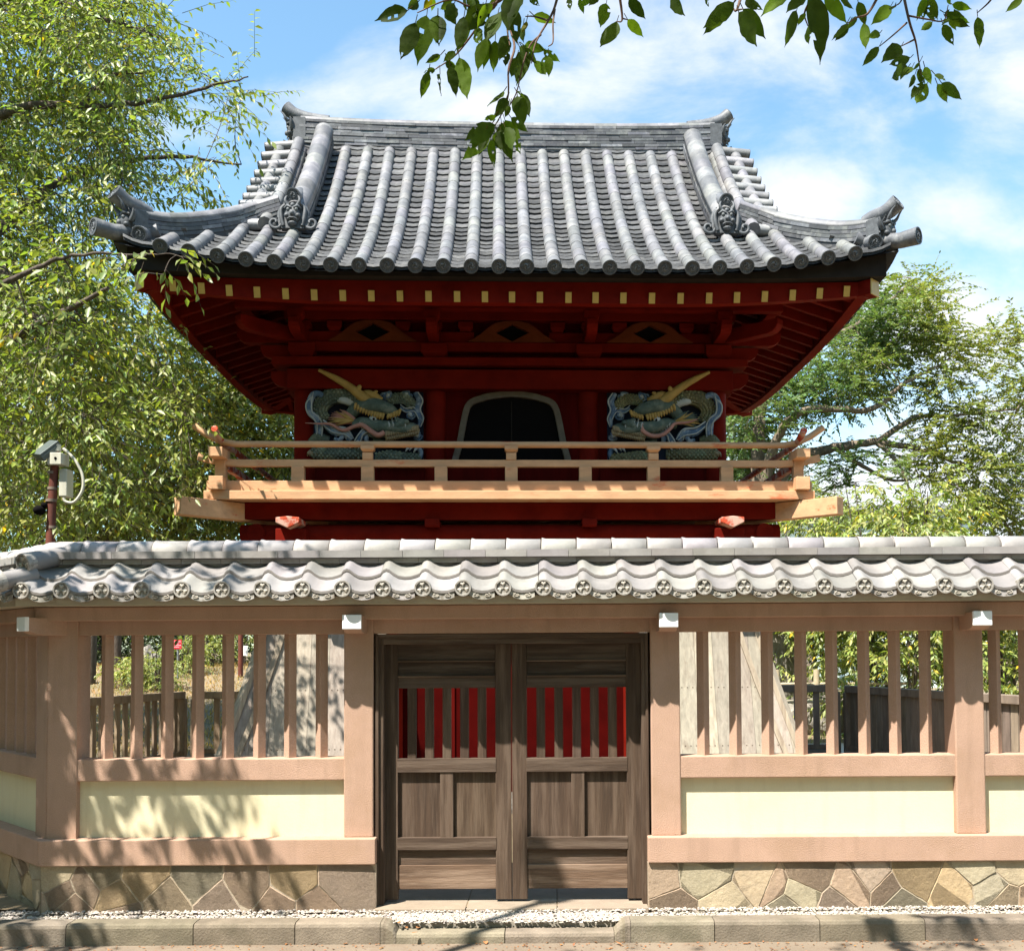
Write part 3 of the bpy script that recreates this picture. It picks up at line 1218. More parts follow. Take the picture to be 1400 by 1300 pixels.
for sg in (-1, 1):
    for k in range(-13, 13):
        u = (k + .5) * RIBP
        if abs(abs(u) - 2.38) < .1:
            continue
        rib_run(0, sg, u, -.06, send(0, u) - (.10 if abs(u) < GX - .05 else .06))
    edges = [-EX + .1] + [(k + .5) * RIBP for k in range(-13, 13)] + [EX - .1]
    for a, b_ in zip(edges[:-1], edges[1:]):
        m_ = (a + b_) / 2
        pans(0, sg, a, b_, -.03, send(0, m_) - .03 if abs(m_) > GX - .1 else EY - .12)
    for k in range(-10, 10):
        u = (k + .5) * RIBP
        rib_run(1, sg, u, -.03, send(1, u) - .05)
    edges = [-EY + .1] + [(k + .5) * RIBP for k in range(-10, 10)] + [EY - .1]
    for a, b_ in zip(edges[:-1], edges[1:]):
        m_ = (a + b_) / 2
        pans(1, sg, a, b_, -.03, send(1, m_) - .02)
# the rib hidden below each descending ridge shows its lower end
for sg in (-1, 1):
    for sx in (-1, 1):
        rib_run(0, sg, sx * 2.38, -.06, 1.1)
rib.build('rib_tiles', M['tile'], troof)
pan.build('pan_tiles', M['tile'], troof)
for c, d in discs:
    inst('end_tile', TDISC, troof, frame(c, d) @ Matrix.Rotation(random.uniform(0, 6.28), 4, 'Z'))

# verge: short barrel tiles laid across the gable edge, with a barrel rib along it
for sg in (-1, 1):
    for sx in (-1, 1):
        vg = MB()
        vd = []
        s = 1.02
        pts = []
        i = 0
        while s < EY - .16:
            t = rt(.8, 1.5)
            a = surf(0, sg, sx * 2.66, s, .085)
            b_ = surf(0, sg, sx * (GX + .10), s, .045)
            vg.tube([a, b_], .062, 10, tint=t)
            vd.append((b_ + (b_ - a).normalized() * .004, b_ - a))
            s += .185
        s = .95
        while s < EY - .2:
            e = min(s + .24, EY - .12)
            vg.tube([surf(0, sg, sx * 2.70, s, .12), surf(0, sg, sx * 2.70, e, .12)], [.078, .074], 10, tint=rt(.8, 1.3))
            s = e
        vgo = vg.build('verge_tiles', M['tile'], troof)
        for c, d in vd:
            inst('end_tile', TDISC, troof, frame(c, d) @ Matrix.Scale(.82, 4))
gm = MB()
for sx in (-1, 1):
    pts = [(-EY + .9 + i * (EY - .9) / 8) for i in range(9)]
    poly = [(y, slope(EY + y) - .08) for y in pts] + [(-y, slope(EY + y) - .08) for y in reversed(pts[:-1])]
    v0 = [(sx * 2.55, a, b_) for a, b_ in poly]
    v1 = [(sx * 2.62, a, b_) for a, b_ in poly]
    n = len(poly)
    gm.add(v0 + v1, [tuple(range(n)), tuple(range(n, 2 * n))])
    for sg in (-1, 1):
        pp = [surf(0, sg, sx * 2.93, s, -.17) for s in [.85 + i * .27 for i in range(9)]]
        gm.sweep([(-.03, -.12), (.03, -.12), (.03, .10), (-.03, .10)], pp, (1.2, 1.1, 1))
gm.build('gable_board', M['red_dark'], tower)


# ridges: stacked flat tiles with rounded caps
def ridge(name, path, w, layers, lh, capr, ln=.29, tint=(.8, 1.2), matcap='tile', taper=None, capflat=1.0):
    b = MB()
    b.use(M['tile_dark'])
    cum = [0]
    for p, q in zip(path[:-1], path[1:]):
        cum.append(cum[-1] + (q - p).length)

    def at(d):
        d = max(0, min(cum[-1] - 1e-6, d))
        for i in range(len(path) - 1):
            if cum[i + 1] >= d:
                return path[i].lerp(path[i + 1], (d - cum[i]) / max(1e-9, cum[i + 1] - cum[i]))
        return path[-1].copy()
    up = Vector((0, 0, 1))
    b.sweep([(-w * .42, -.12), (w * .42, -.12), (w * .42, layers * lh), (-w * .42, layers * lh)], path, (.45, .45, .45))
    for j in range(layers):
        d = -random.uniform(0, ln)
        jw = w * (1.0 if j % 2 else .95) * (1 - .05 * j / max(1, layers))
        while d < cum[-1]:
            a, e = max(0, d), min(cum[-1], d + ln)
            d += ln
            if e - a < .03:
                continue
            g = random.uniform(-.004, .004)
            t = rt(.55, 1.15) if random.random() < .8 else rt(1.2, 1.7)
            z0, z1 = j * lh + .003, (j + 1) * lh - .003
            hw = jw / 2 + g
            m_ = [at(a + .002), at((a + e) / 2), at(e - .002)]
            b.sweep([(-hw, z0), (hw, z0), (hw, z1), (-hw, z1)], m_, t)
    b.use(M[matcap])
    d = 0
    zt = layers * lh - .005
    while d < cum[-1] - .02:
        e = min(cum[-1], d + ln * .95)
        m_ = [at(d), at((d + e) / 2), at(e - .002)]
        pr = [(capr * math.cos(math.pi * i / 10), zt + capflat * capr * math.sin(math.pi * i / 10)) for i in range(11)]
        b.sweep(pr, m_, rt(.7, 1.15), True, scale=None)
        d = e
    return b.build(name, M['tile_dark'], tower)


# ornamental end tile: a demon mask between scrolled fins
def demon():
    b = MB()
    # local: x across, y up, z outward
    b.add([(-.125, -.16, -.05), (.125, -.16, -.05), (.115, .15, -.05), (-.115, .15, -.05), (-.12, -.155, .02), (.12, -.155, .02), (.105, .14, .02), (-.105, .14, .02)],
          [(0, 3, 2, 1), (4, 5, 6, 7), (0, 1, 5, 4), (1, 2, 6, 5), (2, 3, 7, 6), (3, 0, 4, 7)])
    lt = (1.25, 1.25, 1.25)
    b.ball((0, -.01, .03), .085, .10, .055, 12, 8)
    b.ball((0, -.02, .085), .026, .03, .028, 8, 6, lt)          # nose
    for s in (-1, 1):
        b.ball((s * .043, .028, .072), .021, n=8, m=6, tint=(1.7, 1.7, 1.6))   # eyes
        b.tube([(s * .012, .045, .082), (s * .05, .066, .078), (s * .09, .052, .05)], [.012, .019, .008], 7, tint=lt)  # brows
        b.ball((s * .06, -.035, .06), .03, .028, .025, 8, 6)    # cheeks
        b.tube([(s * .022, -.068, .078), (s * .025, -.095, .082)], [.011, .004], 6, tint=(2.2, 2.1, 1.7))  # fangs
        b.tube(bez([(s * .05, .08, .06), (s * .075, .12, .075), (s * .07, .165, .07), (s * .05, .195, .055)], 4), [.022] + [.02 - .0012 * i for i in range(12)], 7, tint=lt)  # horns
        b.tube(bez([(s * .09, .10, .02), (s * .125, .05, .03), (s * .12, -.05, .03), (s * .10, -.13, .02)], 5), .022, 7)
        # fins: rolled scrolls
        pts, rr = [], []
        for i in range(26):
            a = -1.2 + i / 25 * 8.0
            q = .085 * (1 - i / 31)
            pts.append((s * (.195 - q * math.cos(a) * .95), -.095 + q * math.sin(a) * -.95, -.005 + .0015 * i))
            rr.append(.022 - .0004 * i)
        b.tube(pts, rr, 7, tint=(1.1, 1.1, 1.1))
        b.ball((s * .195, -.095, -.01), .055, .055, .03, 10, 6, (.8, .8, .8))
        b.tube(bez([(s * .10, .11, -.01), (s * .145, .03, -.01), (s * .14, -.06, -.01), (s * .15, -.15, -.01)], 5), .03, 7)
    b.tube([(-.05, -.085, .075), (-.02, -.073, .088), (.02, -.073, .088), (.05, -.085, .075)], .011, 6, tint=(.6, .6, .6))
    b.ball((0, -.118, .055), .05, .025, .03, 8, 6)
    b.ball((0, .09, .05), .03, .03, .025, 8, 6, lt)
    return b.mesh('demon_tile', M['tile_end'])


def demon_plain():
    """same mask without the side scrolls, with ears and a rolled collar"""
    b = MB()
    lt = (1.2, 1.2, 1.2)
    b.ball((0, 0, .05), .10, .12, .08, 12, 8)
    b.ball((0, -.02, .13), .03, .035, .03, 8, 6, lt)
    for s in (-1, 1):
        b.ball((s * .05, .035, .105), .024, n=8, m=6, tint=(1.7, 1.7, 1.6))
        b.tube([(s * .012, .06, .12), (s * .06, .085, .11), (s * .11, .06, .06)], [.014, .024, .01], 7, tint=lt)
        b.tube(bez([(s * .05, .09, .09), (s * .085, .14, .13), (s * .09, .19, .16), (s * .085, .23, .20)], 4), [.026 - .0019 * i for i in range(13)], 7, tint=lt)
        b.ball((s * .07, -.045, .085), .035, .03, .03, 8, 6)
        b.tube([(s * .03, -.075, .115), (s * .035, -.11, .125)], [.013, .004], 6, tint=(2, 2, 1.7))
        b.tube([(s * .10, .0, .04), (s * .15, .05, .04), (s * .17, .11, .05)], [.035, .03, .005], 7)
        # rolled collar on either side
        pts = []
        for i in range(20):
            a = i / 19 * 7.2
            q = .075 * (1 - i / 26)
            pts.append((s * .115, -.05 + q * math.sin(a), -.06 + q * math.cos(a)))
        b.tube(pts, .026, 7)
        b.box(s * .115 - .03, s * .115 + .03, -.14, .12, -.13, .02)
        b.tube([(s * .08, -.11, .02), (s * .10, -.17, .03)], [.03, .015], 7)
    b.box(-.12, .12, -.17, .14, -.12, .03)
    for k in range(9):
        a = k / 8 * math.pi
        b.tube([(.09 * math.cos(a), .05 + .08 * math.sin(a), .05), (.135 * math.cos(a), .06 + .13 * math.sin(a), .085)], [.022, .004], 6)
    b.ball((0, -.13, .08), .06, .03, .04, 8, 6)
    return b.mesh('demon_tile', M['tile_end'])


DEM, DEMP = demon(), demon_plain()


def horn_tile(parent, pts, r0, r1):
    """barrel tile rising over an end ornament, closed by a crested disc"""
    b = MB()
    n = len(pts)
    b.tube(pts, [lerp(r0, r1, i / (n - 1)) for i in range(n)], 14, tint=(1.2, 1.2, 1.2))
    o = b.build('barrel_tile', M['tile_dark'], parent)
    d = pts[-1] - pts[-2]
    inst('end_tile', TDISC, o, frame(pts[-1] + d.normalized() * .004, d) @ Matrix.Scale(r1 / .077, 4))
    return o


# main ridge
rp = [Vector((x, 0, 8.17 + .05 * (abs(x) / 2.75) ** 3)) for x in [-2.72 + 5.44 * i / 24 for i in range(25)]]
ridge('main_ridge', rp, .30, 8, .040, .10, tint=(.8, 1.3))
for sx in (-1, 1):
    e = Vector((sx * 2.76, 0, 8.42))
    o = inst('demon_tile', DEMP, tower, frame(e, (sx, 0, 0)) @ Matrix.Scale(1.02, 4))
    horn_tile(tower, bez([(sx * 2.35, 0, 8.565), (sx * 2.62, 0, 8.60), (sx * 2.80, 0, 8.66), (sx * 2.90, 0, 8.735)], 4), .075, .088)
# descending ridges and corner ridges
for sg in (-1, 1):
    for sx in (-1, 1):
        pts = [surf(0, sg, sx * (2.36 - .0 * s), s, .06) for s in [1.02 + i * (EY - .16 - 1.02) / 12 for i in range(13)]]
        pts[0] = pts[0] + Vector((0, 0, .0))
        ridge('descending_ridge', pts, .21, 4, .045, .118, ln=.30, tint=(.9, 1.4), matcap='tile')
        base = surf(0, sg, sx * 2.38, .90, .25)
        o = inst('demon_tile', DEM, tower, frame(base, (0, sg, .12)) @ Matrix.Scale(1.02, 4))
        a0 = surf(0, sg, sx * 2.38, 1.25, .36)
        horn_tile(tower, [a0, surf(0, sg, sx * 2.38, 1.05, .39), surf(0, sg, sx * 2.38, .86, .485)], .075, .082)
        hp = []
        for i in range(15):
            t = i / 14
            s = lerp(1.12, .16, t)
            p = Vector((sx * (EX - s), sg * (EY - s), slope(s) + lift(s, s) + .01 + .06 * max(0, t - .55) ** 2 * 5))
            hp.append(p)
        # start of the hip ridge tucked under the descending ridge
        hp = bez([hp[0] + Vector((-sx * .34, -sg * .02, .13)), hp[0] + Vector((-sx * .02, 0, .015))] + hp[2:], 2)
        ridge('corner_ridge', hp, .20, 4, .042, .088, ln=.25, tint=(.7, 1.1), matcap='tile')
        dv = Vector((sx, sg, 0)).normalized()
        e = hp[-1]
        o = inst('demon_tile', DEMP, tower, frame(e + dv * .05 + Vector((0, 0, .07)), (sx, sg, 0)) @ Matrix.Scale(.92, 4))
        horn_tile(tower, bez([hp[-4] + Vector((0, 0, .215)), hp[-2] + Vector((0, 0, .25)), e + dv * .10 + Vector((0, 0, .27)), e + dv * .22 + Vector((0, 0, .335))], 4), .07, .09)
        c = Vector((sx * (EX - .05), sg * (EY - .05), slope(0) + lift(0, 0) + .05))
        horn_tile(tower, [c - dv * .25 + Vector((0, 0, .08)), c + dv * .08, c + dv * .27 + Vector((0, 0, .0))], .072, .09)
        for q, ax in ((0, Vector((0, sg, 0))), (1, Vector((sx, 0, 0)))):
            p = c - (Vector((sx, 0, 0)) if q == 0 else Vector((0, sg, 0))) * .19 + ax * .06 - ax * .06
            horn_tile(tower, [p - ax * .32 + Vector((0, 0, .12)), p + ax * .02], .068, .078)

# ---- eaves: dark board, red fascia, rafters with gilded ends, boarding
def eave_ring(y_in, z_fn0, z_fn1, th, name, m, inset):
    b = MB()
    hx, hy = EX - inset, EY - inset
    for face, half, other in ((0, hx, hy), (1, hy, hx)):
        for sg in (-1, 1):
            n = 24
            v = []
            for i in range(n + 1):
                u = -half + 2 * half * i / n
                dc = half - abs(u)
                ui = u * (half - th) / half
                for (uu, off, zf) in ((u, 0, z_fn0), (u, 0, z_fn1), (ui, th, z_fn1), (ui, th, z_fn0)):
                    w = sg * (other - off)
                    v.append((uu, w, zf(dc)) if face == 0 else (w, uu, zf(dc)))
            f = []
            for i in range(n):
                for j in range(4):
                    f.append((i * 4 + j, i * 4 + (j + 1) % 4, (i + 1) * 4 + (j + 1) % 4, (i + 1) * 4 + j))
            b.add(v, f)
    return b.build(name, m, tower)


tt = lambda dc: max(0, 1 - dc / 2.2) ** 2
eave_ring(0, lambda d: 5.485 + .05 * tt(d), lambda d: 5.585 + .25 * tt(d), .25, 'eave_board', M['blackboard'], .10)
zb0 = lambda d: 5.265 + .115 * tt(d)
eave_ring(0, zb0, lambda d: 5.487 + .03 * tt(d), .11, 'fascia', M['red'], .235)
# gilded ends where the fascia boards meet at the corners
for sx in (-1, 1):
    for sg in (-1, 1):
        b = MB()
        dv = Vector((sx, sg, 0)).normalized()
        c = Vector((sx * (EX - .235), sg * (EY - .235), 5.447))
        mt = frame(c + dv * .055, dv)
        b.box(-.085, .085, -.085, .07, -.16, .0, mtx=mt)
        o = b.build('hip_rafter', M['red'], tower, bevel=.004)
        b = MB()
        b.box(-.088, .088, -.088, .073, .001, .012, mtx=mt)
        b.build('gilt_cap', M['gold'], o)
        b = MB()
        b.beam(c + Vector((0, 0, -.02)), Vector((sx * 2.45, sg * 1.45, 5.80)), .13, .15)
        b.build('hip_beam', M['red'], tower)

RW, RH = .060, .104
INX, INY = 2.5, 1.5
def rafter(face, sg, u):
    hx = (EX if face else EY) - .235
    half = (EY if face else EX) - .235
    dc = half - abs(u)
    z0 = zb0(dc) + RH / 2 + .004
    run_in = (INX if face else INY)
    inner = max(run_in - .05, abs(u) - (half - hx) if False else run_in - .05)
    # rafters beyond the body stop at the hip
    over = abs(u) - (INY if face else INX)
    if over > 0:
        inner = run_in + over
    if hx - inner < .12:
        inner = hx - .12
    rise = .335
    a = Vector((u, sg * (hx + .012), z0))
    b_ = Vector((u, sg * inner, z0 + (hx - inner) * rise))
    if face:
        a, b_ = Vector((a.y, a.x, a.z)), Vector((b_.y, b_.x, b_.z))
    m = MB()
    m.beam(a, b_, RW, RH)
    o = m.build('rafter', M['red'], tower)
    d = (a - b_).normalized()
    m = MB()
    m.beam(a + d * .012, a - d * .001, RW + .004, RH + .004)
    m.build('gilt_cap', M['gold'], o)


capx = [T(q, 404, -EY + .235).x for q in (237, 276, 314, 352, 391, 430, 469, 508, 547, 586, 625, 663, 700, 738, 777, 814, 852, 891, 930, 969, 1007, 1045, 1083, 1120, 1157)]
for u in capx:
    rafter(0, -1, u)
for k in range(-9, 10):
    for sx in (-1, 1):
        rafter(1, sx, k * .285)
for k in range(-8, 9):
    rafter(0, 1, k * .42)

# boarding above the rafters
b = MB()
hx, hy = EX - .25, EY - .25
zo, zi = 5.41, 5.90
c4 = [(-hx, -hy, zo), (hx, -hy, zo), (hx, hy, zo), (-hx, hy, zo)]
i4 = [(-INX, -INY, zi), (INX, -INY, zi), (INX, INY, zi), (-INX, INY, zi)]
n = 16
for k in range(4):
    o0, o1, n0, n1 = Vector(c4[k]), Vector(c4[(k + 1) % 4]), Vector(i4[k]), Vector(i4[(k + 1) % 4])
    v = []
    for i in range(n + 1):
        t = i / n
        p = o0.lerp(o1, t)
        dc = min(t, 1 - t) * (o1 - o0).length
        p.z = zb0(dc) + RH + .006
        v += [p, n0.lerp(n1, t)]
    b.add(v, [(2 * i, 2 * i + 2, 2 * i + 3, 2 * i + 1) for i in range(n)])
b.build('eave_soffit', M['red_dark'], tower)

# ---- body of the upper storey
YF = -1.5
b = MB()
b.use(M['red_dark'])
zl = 3.35
for (x0, x1, y0, y1) in ((-2.40, 2.40, -1.43, -1.38), (-2.40, 2.40, 1.38, 1.43), (-2.43, -2.38, -1.4, 1.4), (2.38, 2.43, -1.4, 1.4)):
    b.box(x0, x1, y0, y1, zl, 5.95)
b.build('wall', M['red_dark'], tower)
for x in (-2.39, -.89, .89, 2.39):
    for y in (-1.4, 1.4):
        c = MB()
        c.tube([(x, y, 3.3), (x, y, 4.92)], .125, 20)
        c.build('column', M['red'], tower)
for y in (-1.4, 0, 1.4):
    pass


def hbeam(name, x0, x1, y0, y1, z0, z1, m='red', bv=.008):
    q = MB()
    q.box(x0, x1, y0, y1, z0, z1)
    return q.build(name, M[m], tower, bevel=bv)


# tie beams all round (front, back, sides)
for sg in (-1, 1):
    ya, yb = sorted((sg * 1.62, sg * 1.43))
    hbeam('tie_beam', -2.56, 2.56, ya, yb, 4.665, 4.89)
    hbeam('tie_beam', -2.5, 2.5, *sorted((sg * 1.56, sg * 1.43)), 3.40, 3.60)
    xa, xb = sorted((sg * 2.60, sg * 2.43))
    hbeam('tie_beam', xa, xb, -1.40, 1.40, 4.68, 4.87)
# plate on the columns
hbeam('plate', -2.72, 2.72, -1.68, -1.36, 4.925, 5.015)
hbeam('plate', -2.72, 2.72, 1.36, 1.68, 4.925, 5.015)
hbeam('plate', -2.70, -2.40, -1.34, 1.34, 4.93, 5.01)
hbeam('plate', 2.40, 2.70, -1.34, 1.34, 4.93, 5.01)
hbeam('tie_beam', -2.5, 2.5, -1.60, -1.44, 5.10, 5.21)
hbeam('purlin', -3.05, 3.05, -2.02, -1.90, 5.46, 5.60)
hbeam('purlin', -3.05, 3.05, 1.90, 2.02, 5.46, 5.60)
hbeam('purlin', -3.02, -2.90, -1.88, 1.88, 5.46, 5.60)
hbeam('purlin', 2.90, 3.02, -1.88, 1.88, 5.46, 5.60)


def block(q, c, w, h, top=1.0):
    """bearing block: square above, drawn in below"""
    x, y, z = c
    a, bb = w / 2 * .68, w / 2
    zs = ((a, 0), (bb, h * .42), (bb, h))
    v = [(x + i * r_, y + j * r_, z + hh) for r_, hh in zs for i, j in ((-1, -1), (1, -1), (1, 1), (-1, 1))]
    f = [(3, 2, 1, 0), (8, 9, 10, 11)] + [(k * 4 + i, k * 4 + (i + 1) % 4, (k + 1) * 4 + (i + 1) % 4, (k + 1) * 4 + i) for k in range(2) for i in range(4)]
    q.add(v, f)


def arm(q, a, b_, w, h, nose=True):
    """bracket arm with an upswept rounded lower end at b_"""
    a, b_ = Vector(a), Vector(b_)
    d = (b_ - a)
    L_ = d.length
    d.normalize()
    sd = Vector((-d.y, d.x, 0))
    prof = [(0, -h / 2), (L_ - h * .9, -h / 2), (L_ - h * .45, -h * .40), (L_ - h * .15, -h * .18), (L_, h * .08), (L_, h / 2), (0, h / 2)]
    n = len(prof)
    v = [a + d * p + sd * (w / 2) + Vector((0, 0, z)) for p, z in prof] + [a + d * p - sd * (w / 2) + Vector((0, 0, z)) for p, z in prof]
    f = [tuple(range(n)), tuple(range(2 * n - 1, n - 1, -1))] + [(i, i + n, (i + 1) % n + n, (i + 1) % n) for i in range(n)]
    q.add(v, f)


for x in (-2.39, -.89, .89, 2.39):
    for sg in (-1, 1):
        q = MB()
        y = sg * 1.50
        block(q, (x, y, 5.016), .30, .17)
        for s in (-1, 1):
            arm(q, (x, y, 5.27), (x + s * .46, y, 5.27), .11, .14)
            block(q, (x + s * .36, y, 5.345), .17, .11)
        block(q, (x, y, 5.345), .17, .11)
        arm(q, (x, sg * 1.4, 5.27), (x, sg * 2.10, 5.27), .12, .14)
        block(q, (x, sg * 1.95, 5.345), .17, .11)
        if abs(x) > 2:
            s = 1 if x > 0 else -1
            arm(q, (x, y, 5.10), (x + s * .48, y, 5.10), .12, .15)
            arm(q, (x, y, 5.275), (x + s * .75, y, 5.275), .12, .15)
            block(q, (x + s * .57, y, 5.345), .17, .11)
            arm(q, (x, y, 5.275), (x + s * .60, y + sg * .60, 5.275), .12, .15)
            arm(q, (x, y, 4.78), (x + s * .36, y, 4.78), .13, .18)
        q.build('bracket', M['red'], tower, bevel=.005)
# frog-leg struts with a lozenge opening between the brackets
for px in (510, 700, 888):
    cx_ = T(px, 455, -1.55).x
    w2, zb_, zt_ = .50, 5.215, 5.46
    hw, hh = .20, .105
    zc = 5.325
    q = MB()
    # curved outer outline around the lozenge, made of two mirrored halves
    for s in (-1, 1):
        outer = [(0, zt_), (.10, zt_ - .004), (.20, zt_ - .03), (.28, zt_ - .085), (.36, zt_ - .155), (.44, zt_ - .205), (w2, zt_ - .235), (w2, zb_), (0, zb_)]
        inner = [(0, zc - hh), (hw, zc), (0, zc + hh)]
        poly = [(cx_ + s * a, z) for a, z in (outer[:7] + [outer[7]] + [(0.0, zb_)] + inner[:1] + inner[1:2] + inner[2:])]
        q.prism(poly if s > 0 else poly, -1.60, -1.53)
    o = q.build('frog_leg_strut', M['ochre'], tower)
    q = MB()
    q.prism([(cx_ - hw - .01, zc), (cx_, zc - hh - .01), (cx_ + hw + .01, zc), (cx_, zc + hh + .01)], -1.528, -1.515)
    q.build('lozenge', M['black'], o)
hbeam('head_beam', -2.6, 2.6, -1.60, -1.44, 5.47, 5.60)
# board closing the zone behind the brackets
# bell-shaped window
wp_ = [(630 - 400 + 0, 0)]
outl = [(777, 805), (800, 720), (815, 640), (833, 560), (858, 525), (905, 508), (935, 499), (985, 492), (1047, 487)]
pts = []
for a, c_ in outl:
    p = T(400 + a / 3.5, 400 + c_ / 3.5, -1.47)
    pts.append((p.x, p.z))
cxw = pts[-1][0]
full = [Vector((a, -1.475, c_)) for a, c_ in pts] + [Vector((2 * cxw - a, -1.475, c_)) for a, c_ in reversed(pts[:-1])]
q = MB()
pth = bez(full, 3)
v = []
q.sweep([(-.036, -.03), (.036, -.03), (.036, .03), (-.036, .03)], pth, up=Vector((0, -1, 0)))
win = q.build('bell_window', mat('grey_window_frame', (.13, .105, .078), .8, .2, 8, spec=.15), tower, bevel=.006)
q = MB()
q.prism([(p.x, p.z) for p in pth], -1.455, -1.44)
q.use(M['black'])
q.build('dark_opening', M['black'], win)
q = MB()
q.tube([(cxw, -1.458, 4.56), (cxw, -1.458, 3.86)], .006, 6)
q.build('door_seam', M['blackboard'], win)

# ---- balcony
BX, BY = 3.30, 2.28
b = MB()
b.box(-BX, BX, -BY, BY, 3.302, 3.398)
balc = b.build('balcony', M['faded'], tower, bevel=.006)
JX, JY = 3.24, 2.20
for sg in (-1, 1):
    q = MB()
    q.box(-JX - .05, JX + .05, *sorted((sg * JY, sg * (JY - .14))), 3.398, 3.515)
    q.build('base_rail', M['faded'], balc, bevel=.005)
    q = MB()
    q.box(*sorted((sg * JX, sg * (JX - .14))), -JY - .05, JY + .05, 3.399, 3.513)
    q.build('base_rail', M['faded'], balc, bevel=.005)
PX, PY = 3.155, 2.12
ZM, ZT = 3.715, 3.925
for sx in (-1, 1):
    for sg in (-1, 1):
        q = MB()
        q.box(sx * PX - .055, sx * PX + .055, sg * PY - .055, sg * PY + .055, 3.39, 3.86)
        q.use(M['faded'])
        po = q.build('corner_post', M['faded'], balc, bevel=.005)
        q = MB()
        y0 = sg * (PY + .10)
        q.box(sx * PX - .075, sx * PX + .075, *sorted((sg * (PY + .25), sg * (PY - .09))), 3.748, 3.85)
        q.build('rail_end', M['faded'], balc, bevel=.006)
        q = MB()
        q.box(sx * PX - .075, sx * PX + .075, *sorted((sg * (PY + .22), sg * (PY - .10))), 3.402, 3.545)
        q.build('rail_end', M['faded'], balc, bevel=.006)
n = 10
for sg in (-1, 1):
    # long rails with upswept ends
    xs = [-3.45 + 6.9 * i / 46 for i in range(47)]
    pts = [Vector((x, sg * PY, ZT + (.20 * max(0, (abs(x) - 3.02) / .43) ** 1.7))) for x in xs]
    q = MB()
    q.tube(pts, .036, 10)
    q.build('top_rail', M['faded'], balc)
    pts = [Vector((x * .985, sg * PY, ZM + (.07 * max(0, (abs(x) - 3.05) / .4) ** 1.7))) for x in xs]
    q = MB()
    q.sweep([(-.036, -.038), (.036, -.038), (.036, .038), (-.036, .038)], pts)
    q.build('middle_rail', M['faded'], balc, bevel=.004)
    ys = [-2.40 + 4.80 * i / 40 for i in range(41)]
    pts = [Vector((sg * PX, y, ZT + .02 + (.10 * max(0, (abs(y) - 2.0) / .42) ** 1.7))) for y in ys]
    q = MB()
    q.tube(pts, .036, 10)
    q.build('top_rail', M['faded_red'], balc)
    pts = [Vector((sg * PX, y * .84, ZM)) for y in ys]
    q = MB()
    q.sweep([(-.034, -.036), (.034, -.036), (.034, .036), (-.034, .036)], pts)
    q.build('middle_rail', M['faded_red'], balc, bevel=.004)
    for i, px in enumerate((408, 503, 603, 699, 800, 893, 993)):
        x = T(px, 645, -PY).x
        q = MB()
        q.box(x - .068, x + .068, sg * PY - .05, sg * PY + .05, 3.516, ZM - .039)
        if i in (1, 3, 5):
            q.box(x - .055, x + .055, sg * PY - .045, sg * PY + .045, ZM + .039, ZM + .115)
            block(q, (x, sg * PY, ZM + .122), .145, .066)
        q.build('baluster', M['faded'], balc, bevel=.004)
    for y in (-1.2, 0, 1.2):
        q = MB()
        q.box(sg * PX - .05, sg * PX + .05, y - .068, y + .068, 3.516, ZM - .036)
        q.build('baluster', M['faded_red'], balc, bevel=.004)
# diagonal corner beams
for sx in (-1, 1):
    for sg in (-1, 1):
        q = MB()
        q.beam((sx * 2.2, sg * 1.25, 3.19), (sx * 3.50, sg * 2.52, 3.20), .15, .19)
        q.build('corner_beam', M['faded'], tower, bevel=.006)
hbeam('under_beam', -2.92, 2.92, -2.06, -1.86, 3.115, 3.298, 'red')
hbeam('under_beam', -2.92, 2.92, 1.86, 2.06, 3.115, 3.298, 'red')
hbeam('under_beam', -2.90, -2.72, -1.85, 1.85, 3.12, 3.296, 'red')
hbeam('under_beam', 2.72, 2.90, -1.85, 1.85, 3.12, 3.296, 'red')
for sg in (-1, 1):
    q = MB()
    q.tube([(-2.98, sg * 1.93, 2.97), (2.98, sg * 1.93, 2.97)], .10, 14)
    q.build('round_purlin', M['red'], tower)
    q = MB()
    q.tube([(sg * 2.80, -2.05, 2.97), (sg * 2.80, 2.05, 2.97)], .10, 14)
    q.build('round_purlin', M['red'], tower)
for px in (397, 590, 807, 998):
    big = px in (397, 998)
    x = T(px, 715, -2.2).x
    q = MB()
    if big:
        # arm reaching out, its nose cut to a shallow keel
        yn = -2.36
        v = []
        for y in (yn, -1.6):
            v += [(x - .125, y, 3.10), (x - .125, y, 3.045), (x, y - .0, 2.985), (x + .125, y, 3.045), (x + .125, y, 3.10), (x, y, 3.113)]
        q.use(M['faded_red'])
        q.add(v, [(0, 1, 2, 3, 4, 5)] + [(i, i + 6, (i + 1) % 6 + 6, (i + 1) % 6) for i in range(6)] + [(11, 10, 9, 8, 7, 6)])
        q.use(M['red'])
        q.box(x - .16, x + .16, -2.20, -1.7, 2.78, 3.00)
    else:
        q.use(M['red'])
        q.box(x - .08, x + .08, -2.14, -1.7, 3.03, 3.114)
    q.build('support_arm', M['red'], tower, bevel=.008)

# ---- flared skirt of weathered boards, with the red passage doors in its middle
def SH(z):
    pts = [(-.2, 3.42), (0, 3.34), (.3, 3.215), (.55, 3.14), (.9, 3.03), (1.3, 2.915), (1.7, 2.81), (2.2, 2.70), (2.7, 2.62), (3.1, 2.58)]
    for (a, p), (b_, q) in zip(pts[:-1], pts[1:]):
        if z <= b_:
            return lerp(p, q, (z - a) / (b_ - a))
    return pts[-1][1]


